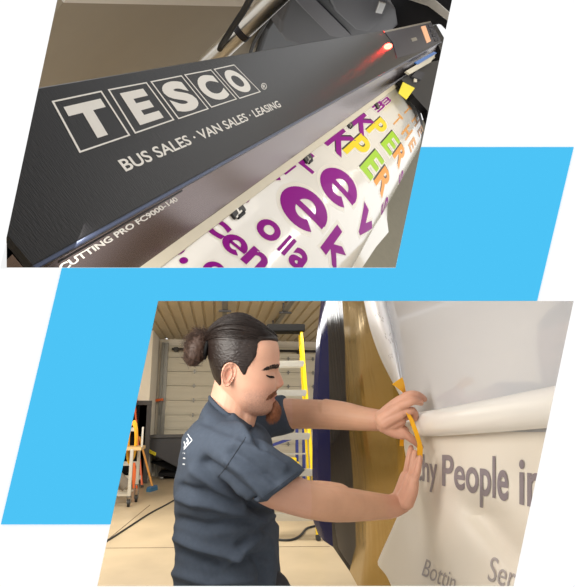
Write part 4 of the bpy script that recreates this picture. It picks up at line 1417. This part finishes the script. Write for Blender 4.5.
SIDE = [(300, 300), (281, 341), (258, 342.5), (246, 341), (232, 341), (216, 344), (190, 349), (190, 300)]   # long hair on top, clipped sides below
mb = MB(); mb.sm = True
rows = []
lv = [315.8, 316.1] + [316.4 + .55 * k for k in range(int((392 - 316.4) / .55))]
cen = hp(240, 352, 0)
for y in lv:
    r = []
    yy = y
    for k in range(220):
        th = 2 * math.pi * k / 220
        x, y2, l = headpt(yy, th)
        p = hp(x, y2, l)
        # outward direction of the skull
        nrm = (p - cen); nrm = (nrm - lat * nrm.dot(lat) * .0).normalized()
        fx = x
        if abs(l) < 24 and x > 262: fx = x + 0
        sd = poly_sd((x - .12 * max(0, 24 - abs(l)) * (1 if x > 262 and y2 > 334 else 0), y2), HAIR)
        on = sst(sd, -1.9, .9)
        q = p - cen
        psi = math.atan2(q.dot(e2), q.dot(e1))
        dist = (p - TIE).length / PXM
        top_ = sst(poly_sd((x, y2), SIDE), -5, 5)
        ridge = (noise.noise(V((psi * 16, dist * .02, 3))) * .7 + noise.noise(V((psi * 42, dist * .05, 9))) * .45)
        off = -1.6 + on * (2.5 + top_ * (1.2 + .8 * ridge) + (1 - top_) * .35 * (noise.noise(V((x, y2, l)) * .9) + noise.noise(V((x * 1.5, y2 * .8, l * 1.2)))))
        # keep the thickness of the back of the head towards the tie
        r.append(p + nrm * (off * PXM))
    rows.append(r)
gv = mb.grid(rows, True)
mb.face(gv[0][::-1])
hair = mb.build('hair', M_hair, person, fix=True, smooth='all')
hair['label'] = 'dark brown hair slicked back, clipped short at the side'
# streaks for the slicked hair: wave along the flow round the tie
nt = M_hair.node_tree
def strand(mb, p0, d, ln, r0, curl, nseg=4):
    pts = [V(p0)]; dd = V(d)
    for k in range(nseg):
        dd = (dd + curl * (1 / nseg)).normalized()
        pts.append(pts[-1] + dd * (ln / nseg))
    mb.tube(pts, [r0 * (1 - .8 * k / nseg) for k in range(nseg + 1)], 4, False)
def rv(s=1): return V((R.uniform(-1, 1), R.uniform(-1, 1), R.uniform(-1, 1))) * s
# loose strands over the cap along the flow
mb = MB(); mb.sm = True
for i in range(620):
    psi = R.uniform(-1.25, 1.25)
    t0 = R.uniform(.0, .7)
    pts = []
    seg = 9
    L = R.uniform(.25, .5)
    side_dir = (e1 * math.cos(psi) + e2 * math.sin(psi))
    for k in range(seg + 1):
        t = min(1, t0 + L * k / seg)          # 0 at the forehead, 1 at the tie
        ang = math.pi * (.16 + .80 * t)       # meridian from the brow pole to the tie
        dirv = -AX * math.cos(ang) + side_dir * math.sin(ang)
        h_, n_, _, _ = bbvh.ray_cast(cen + dirv * .3, -dirv)
        if h_ is None: break
        w = h_ - HC
        x, y = 240 + w.dot(fwd) / PXM, 368 - w.dot(hup) / PXM
        if poly_sd((x, y), HAIR) < 1.5 or poly_sd((x, y), SIDE) < -1: continue
        pts.append(h_ + n_ * ((3.4 + R.uniform(-.35, .35)) * PXM))
    if len(pts) > 3:
        mb.tube(pts, [.00075 * (1 - .6 * abs(2 * k / (len(pts) - 1) - 1)) for k in range(len(pts))], 4, False)
mb.build('loose_strands', M_hair, hair)
# bun
mb = MB(); mb.sm = True
bc = hp(196.2, 349, 0)
rows = []
for i in range(1, 28):
    a = math.pi * i / 28
    r = []
    for k in range(44):
        b = 2 * math.pi * k / 44
        dx, dy, dz = math.sin(a) * math.cos(b), math.cos(a), math.sin(a) * math.sin(b)
        tw = noise.noise(V((dx * 2 + dy * 3, dy * 2 - dx * 2, dz * 2)) * 1.6) * 1.3 + math.sin(9 * (math.atan2(dy, dx) + .6 * dz)) * .45
        rx, ry, rz = 11.4 + tw, 17.6 + tw, 14.5 + tw
        lean = dy * 3.0
        r.append(bc + fwd * ((rx * dx + lean) * PXM) + hup * (ry * dy * PXM) + lat * (rz * dz * PXM))
    rows.append(r)
gv = mb.grid(rows, True); mb.face(gv[0]); mb.face(gv[-1])
bun = mb.build('hair_bun', M_bun, person, smooth='all'); bun['label'] = 'brown bun tied at the back of the head'
mb = MB(); mb.sm = True
for i in range(900):
    d = rv().normalized()
    dy = d.dot(hup); dx = d.dot(fwd); dz = d.dot(lat)
    p = bc + fwd * ((11.2 * dx + 3 * dy) * PXM) + hup * (17.4 * dy * PXM) + lat * (14.3 * dz * PXM)
    tdir = (d.cross(lat) * (1 if R.random() < .6 else -1) + rv(.35)).normalized()
    frizz = 1.0 if dy > .35 else .25
    strand(mb, p, (tdir + d * .35 * frizz).normalized(), R.uniform(.008, .02) * (1 + .6 * frizz), .0006, rv(.5) - d * (.5 - .4 * frizz))
for i in range(120):
    p = bc + fwd * (R.uniform(-2, 12) * PXM) + hup * (R.uniform(13, 19) * PXM) + lat * (R.uniform(-10, 10) * PXM)
    strand(mb, p, (hup * .7 - fwd * .5 + rv(.6)).normalized(), R.uniform(.008, .017), .0004, rv(.9))
mb.build('loose_strands', M_bun, bun)
mb = MB(); mb.sm = True
tp = hp(207.0, 346, 0)
mb.tube([tp + (e1 * math.cos(t) * 12.5 + e2 * math.sin(t) * 11.5) * PXM for t in [2 * math.pi * k / 28 for k in range(29)]], .0045, 8, False)
mb.build('hair_tie', M_dark, bun, smooth='all')
# brows, lashes, moustache, beard
def tuft(name, m, polys, n, ln, r0, dirf, lift=.0005, parent=person, split=True):
    if split:
        for s in (-1, 1): tuft_(name, m, polys, n, ln, r0, dirf, lift, parent, (s,))
    else: tuft_(name, m, polys, n, ln, r0, dirf, lift, parent, (-1, 1))
def tuft_(name, m, polys, n, ln, r0, dirf, lift, parent, sides):
    mb = MB(); mb.sm = True
    for s in sides:
        for poly in polys:
            xs = [p[0] for p in poly]; ys = [p[1] for p in poly]
            k = 0; tries = 0
            while k < n and tries < n * 20:
                tries += 1
                x, y = R.uniform(min(xs), max(xs)), R.uniform(min(ys), max(ys))
                if poly_sd((x, y), poly) < 0: continue
                p, nn = on_body(x, y, s, lift)
                if p is None: continue
                k += 1
                d = dirf(x, y)
                dv = (fwd * d[0] - hup * d[1] + nn * .35 + rv(.18)).normalized()
                strand(mb, p, dv, ln * R.uniform(.6, 1.2), r0, -nn * .45)
    return mb.build(name, m, parent)
tuft('eyebrow', M_hair, [[(260.6, 370.2), (266, 366.4), (272, 364.2), (278.2, 363.6), (278.4, 367.2), (272, 368.2), (266, 369.8)]], 420, .0065, .0006, lambda x, y: (-1, .25))
tuft('eyelash_line', M_dark, [[(264.8, 374.0), (268, 375.2), (272.5, 375.6), (272.4, 376.6), (268, 376.4), (265, 375.2)]], 170, .0042, .0006, lambda x, y: (.7, .6))
tuft('moustache', M_beard, [[(266, 397.4), (267.6, 394), (272, 391), (277.6, 388.6), (280, 389), (279.6, 391), (276, 393.2), (270.5, 396.6)]], 340, .0072, .0005, lambda x, y: (-.75, .7), split=False)
mb = MB(); mb.sm = True
rows = []
for i in range(1, 22):
    a = math.pi * i / 22
    r = []
    for k in range(34):
        b = 2 * math.pi * k / 34
        dx, dy, dz = math.sin(a) * math.cos(b), math.cos(a), math.sin(a) * math.sin(b)
        q = 1 + .12 * noise.noise(V((dx, dy, dz)) * 3.5)
        r.append(hp(274.0 + 6.4 * dx * q + 1.0 * dy, 410.0 - 10.2 * dy * q, 9.0 * dz * q))
    rows.append(r)
gv = mb.grid(rows, True); mb.face(gv[0]); mb.face(gv[-1])
beard = mb.build('beard', M_beard, person, smooth='all'); beard['label'] = 'auburn chin beard'
mb = MB(); mb.sm = True
for i in range(900):
    d = rv().normalized()
    dx, dy, dz = d.dot(fwd), d.dot(hup), d.dot(lat)
    p = hp(274.0 + 6.3 * dx + 1.0 * dy, 410.0 - 9.2 * dy, 8.8 * dz)
    strand(mb, p, (d * .45 - hup * 1.0 + fwd * .25 + rv(.25)).normalized(), R.uniform(.006, .013), .0005, -fwd * .4)
mb.build('loose_strands', M_beard, beard)

# ---------------------------------------------------------------- T-shirt
mb = MB(); mb.sm = True
TS = [(398, 209.5, 213, .046), (402, 207.3, 219, .072), (407, 204.5, 227, .098), (412, 201.5, 236, .122), (418, 197.5, 246, .146), (424, 193.6, 255, .165), (432, 189.5, 267, .184), (446, 184, 273, .196), (462, 180.5, 274.5, .198), (480, 178.2, 276, .192), (500, 177.2, 277, .185), (520, 177, 278.4, .178), (543, 177.6, 279, .172), (560, 177.6, 279.4, .170), (580, 175.5, 280, .172), (600, 174, 281, .176), (625, 173, 282, .18)]
rows = []
for k in range(70):
    y = 398 + (625 - 398) * k / 69
    a, b, w = interp(TS, y)
    r = []
    for i in range(64):
        t = 2 * math.pi * i / 64
        cx_, hx = (a + b) / 2, (b - a) / 2
        ct, st = math.cos(t), math.sin(t)
        x = cx_ + hx * math.copysign(abs(ct) ** .9, ct)
        # torso turned a little away: near shoulder lies further back along the picture
        dd = DH + .02 + w * math.copysign(abs(st) ** .9, st)
        tilt = 0
        c = P(cx_, y, DH)
        p = c + RT * ((x - cx_) * DH / F) + lat * (w * math.copysign(abs(st) ** .9, st)) + RT * (.10 * w * st * 1.0)
        if y < 440:
            p.z -= (.008 * (abs(st) ** 2)) * sst(440 - y, 0, 30)
        r.append(p)
    rows.append(r)
gv = mb.grid(rows, True); mb.face(gv[0][::-1]); mb.face(gv[-1])
def px_plane(a, b):
    n_ = ray(*a).cross(ray(*b)).normalized()
    if n_.dot(RT) < 0: n_ = -n_
    return EYE, n_
def sleeve(pts, co, no):
    t = MB()
    t.limb([P(x, y, d) for x, y, d, r in pts], [r * d / F for x, y, d, r in pts], 24, None, None, 5)
    rr = bmesh.ops.bisect_plane(t.bm, geom=t.bm.verts[:] + t.bm.edges[:] + t.bm.faces[:], plane_co=co, plane_no=no, clear_outer=True)
    bmesh.ops.holes_fill(t.bm, edges=[e for e in rr['geom_cut'] if isinstance(e, bmesh.types.BMEdge)])
    vm = {v: mb.v(v.co) for v in t.bm.verts}
    for f in t.bm.faces: mb.face([vm[v] for v in f.verts])
    t.bm.free()
co, no = px_plane((255, 508), (300.5, 474.5))
sleeve([(222, 448, 1.12, 27), (240, 458, 1.06, 28), (262, 475, 1.03, 29.5), (288, 494, 1.02, 30), (312, 509, 1.02, 30)], co, no)
no2 = (P(300, 411, 1.43) - P(284, 412, 1.44)).normalized()
no2 = (no2 * .95 + hup * .22).normalized()
sleeve([(238, 428, 1.40, 22), (256, 421, 1.42, 20.5), (272, 416, 1.44, 19.5), (292, 413, 1.45, 19)], P(285, 404, 1.44), no2)
tmp = mb.build('shirt_parts', M_shirt)
tee = remesh(tmp, .005, 6, 't_shirt', M_shirt, person)
tee['label'] = 'charcoal blue short-sleeved T-shirt'
bm = bmesh.new(); bm.from_mesh(tee.data)
# folds: ridges along lines read off the photograph
FOLD = [((181, 498), (215, 506), (262, 520), 5, .007), ((179, 520), (205, 527), (250, 521), 5, -.008), ((178, 538), (200, 548), (238, 556), 4.5, .008), ((182, 552), (222, 566), (262, 556), 5, -.008),
        ((262, 534), (240, 552), (225, 566), 4, .008), ((277, 520), (262, 532), (240, 546), 4, -.007), ((205, 462), (226, 478), (252, 500), 5, -.010), ((196, 470), (218, 488), (246, 506), 5, .007),
        ((236, 444), (258, 452), (284, 468), 4, .006), ((232, 452), (252, 464), (276, 482), 4, -.006), ((228, 462), (246, 476), (264, 496), 4, .006), ((178, 574), (210, 583), (250, 578), 5, .007),
        ((250, 507), (262, 512), (276, 510), 4, -.012), ((184, 486), (210, 494), (240, 503), 4, -.006), ((270, 545), (272, 560), (270, 583), 5, .006), ((256, 560), (262, 572), (262, 586), 4, -.006),
        ((200, 420), (214, 425), (232, 432), 5, -.004), ((232, 418), (242, 428), (250, 440), 3, .005), ((252, 428), (258, 440), (262, 450), 3, -.006), ((186, 440), (192, 470), (196, 500), 7, .004)]
def seg_d(x, y, pts):
    best = 1e9
    for (x0, y0), (x1, y1) in zip(pts, pts[1:]):
        dx, dy = x1 - x0, y1 - y0
        t = max(0, min(1, ((x - x0) * dx + (y - y0) * dy) / (dx * dx + dy * dy)))
        best = min(best, math.hypot(x - x0 - t * dx, y - y0 - t * dy))
    return best
bm.normal_update()
for v in bm.verts:
    x, y, z = topx(v.co + PL)
    h_ = noise.noise(V((x * .03, y * .06, z * 3))) * .004 + noise.noise(V((x * .09, y * .12, z * 8))) * .0012
    if v.normal.dot(lat) < .2:
        for a, b, c, w, amp in FOLD:
            d = seg_d(x, y, (a, b, c))
            if d < 3 * w: h_ += amp * 1.6 * g(d, w)
    v.co += v.normal * h_
bm.to_mesh(tee.data); bm.free()
for p in tee.data.polygons: p.use_smooth = True
tbvh = BVHTree.FromPolygons([v.co + PL for v in tee.data.vertices], [tuple(p.vertices) for p in tee.data.polygons])
def on_tee(x, y, lift=.001):
    d = ray(x, y)
    h_, n_, _, dist = tbvh.ray_cast(EYE, d.normalized())
    if h_ is None: return None
    return h_ - d.normalized() * lift
# collar rib, sleeve seam and hem stitching
def band(pts, w, name, m, lab=None, parent=tee, r=.0016):
    mb = MB(); mb.sm = True
    q = []
    for (x0, y0), (x1, y1) in zip(pts, pts[1:]):
        n_ = max(2, int(math.hypot(x1 - x0, y1 - y0) / 1.5))
        for k in range(n_):
            p = on_tee(x0 + (x1 - x0) * k / n_, y0 + (y1 - y0) * k / n_, 0)
            if p is not None and (not q or (p - q[-1]).length < .05): q.append(p)
    if len(q) > 2:
        mb.tube(q, w, 6)
        o = mb.build(name, m, parent)
        if lab: o['label'] = lab
mb = MB(); mb.sm = True
cpts = []
for k in range(40):
    t = 2 * math.pi * k / 40
    # ring round the neck: from the nape (left, high) to the throat (right, low)
    x = 231.5 + 20.0 * math.cos(t); y = 410.5 + 13.5 * math.cos(t); l = 27.0 * math.sin(t)
    cpts.append(hp(x, y + 3.0 * abs(math.sin(t)), l))
cpts.append(cpts[0])
mb.tube(cpts, .0058, 10, False)
mb.build('collar', M_shirt, tee, smooth='all')
M_seam = mat('shirt_seam', (44, 50, 60), .95)
band([(246, 437), (240, 446), (232, 458), (224, 470), (217, 478)], .0011, 'sleeve_seam', M_seam)
band([(297.6, 472.0), (285, 481.5), (270, 492.5), (255.5, 503)], .0009, 'hem_seam', M_seam)
# faded print on the back
mb = MB()
def stroke(pts, w):
    for (x0, y0), (x1, y1) in zip(pts, pts[1:]):
        n_ = max(1, int(math.hypot(x1 - x0, y1 - y0) / 1.2))
        dx, dy = x1 - x0, y1 - y0; L = math.hypot(dx, dy); nx, ny = -dy / L * w / 2, dx / L * w / 2
        for k in range(n_):
            a = (x0 + dx * k / n_, y0 + dy * k / n_); b = (x0 + dx * (k + 1) / n_, y0 + dy * (k + 1) / n_)
            q = [on_tee(*c) for c in ((a[0] - nx, a[1] - ny), (b[0] - nx, b[1] - ny), (b[0] + nx, b[1] + ny), (a[0] + nx, a[1] + ny))]
            if all(c is not None for c in q) and max((c - q[0]).length for c in q) < .02: mb.face([mb.v(c) for c in q])
stroke([(187.6, 434), (192, 440.2), (183.8, 449.5)], .9)
stroke([(186.6, 438), (188.2, 441), (186.6, 444)], 1.6); stroke([(184, 441.5), (185.4, 445.5), (183.6, 448)], 1.3)
for x, y in ((183.8, 453), (182.4, 455.5), (184, 458), (182.5, 461), (183.6, 464)):
    stroke([(x - 1, y), (x + 1.2, y + .4)], 1.3)
mb.build('back_print', M_print, tee, fix=False)['label'] = 'faded white outline print on the back'
# trousers and shoes
mb = MB(); mb.sm = True
mb.limb([P(228, 590, DH), P(229, 640, DH)], [.118, .122], 28, [1.4, 1.45], lat)
for s in (-1, 1):
    h0 = hip + lat * (.085 * s); kn = V((h0.x + .03, h0.y, .50)); an = V((h0.x - .02, h0.y, .10))
    mb.limb([h0, h0.lerp(kn, .5), kn, an], [.105, .092, .076, .066], 20)
mb.limb([P(262, 583, DH - .08), P(272, 596, DH - .06), P(270, 640, DH - .03)], [.035, .05, .06], 16)
tmp = mb.build('trouser_parts', M_jean)
tr = remesh(tmp, .008, 4, 'trousers', M_jean, person); tr['label'] = 'dark grey trousers'
for s in (-1, 1):
    h0 = hip + lat * (.085 * s)
    mb = MB(); mb.sm = True
    a = V((h0.x - .05, h0.y, .048))
    mb.limb([a, a + RT * .12, a + RT * .22 + V((0, 0, -.008))], [.048, .047, .038], 18)
    for v in mb.bm.verts: v.co.z = max(v.co.z, 0)
    mb.build('shoe', M_shoe, person, smooth='all')

# ---------------------------------------------------------------- tape strips in the hands
def ribbon(rows, name, label, t=.0006):
    mb = MB(); mb.sm = True
    mb.slab([[P(*p) for p in r] for r in rows], FW * t)
    o = mb.build(name, M_tape, smooth=True)
    return tag(o, label, 'tape')
ribbon([[(392.0, 384.2, 1.27), (402.2, 377.2, 1.29)], [(396.2, 387.2, 1.275), (403.6, 380.6, 1.295)], [(400.4, 390.2, 1.285), (404.8, 385.0, 1.30)], [(403.0, 393, 1.30), (405.8, 391.2, 1.31)], [(403.4, 398, 1.33), (405.8, 398, 1.335)], [(403.0, 412, 1.335), (406, 412, 1.34)], [(400.6, 432, 1.325), (404.0, 432, 1.33)], [(399.5, 446, 1.325), (403.6, 446, 1.33)]],
       'tape_strip', 'yellow-orange tape strip with a splayed tip standing up behind the upper hand')
ribbon([[(405.8, 412.5, 1.275), (408.6, 411.8, 1.28)], [(409.5, 421, 1.27), (413.4, 419.4, 1.275)], [(414.0, 433, 1.265), (418.0, 431.2, 1.27)], [(417.4, 443.5, 1.262), (421.6, 442, 1.268)], [(417.0, 450, 1.26), (422.8, 449, 1.266)], [(417.2, 455, 1.258), (422.6, 455, 1.264)], [(420.6, 460.2, 1.256), (422.8, 460.2, 1.26)]],
       'tape_strip', 'orange tape strip pulled down between thumb and fingers over the grey lettering')
# ------------------------------------------------------------------ daylight in front of the wall
w = bpy.data.worlds.new('world'); S.world = w
w.use_nodes = True
w.node_tree.nodes['Background'].inputs['Color'].default_value = (1, 1, 1, 1)
w.node_tree.nodes['Background'].inputs['Strength'].default_value = 1.06
S.view_settings.view_transform = 'Standard'
S.view_settings.look = 'None'
S.view_settings.exposure = 0
S.view_settings.gamma = 1
S.view_settings.use_curve_mapping = False
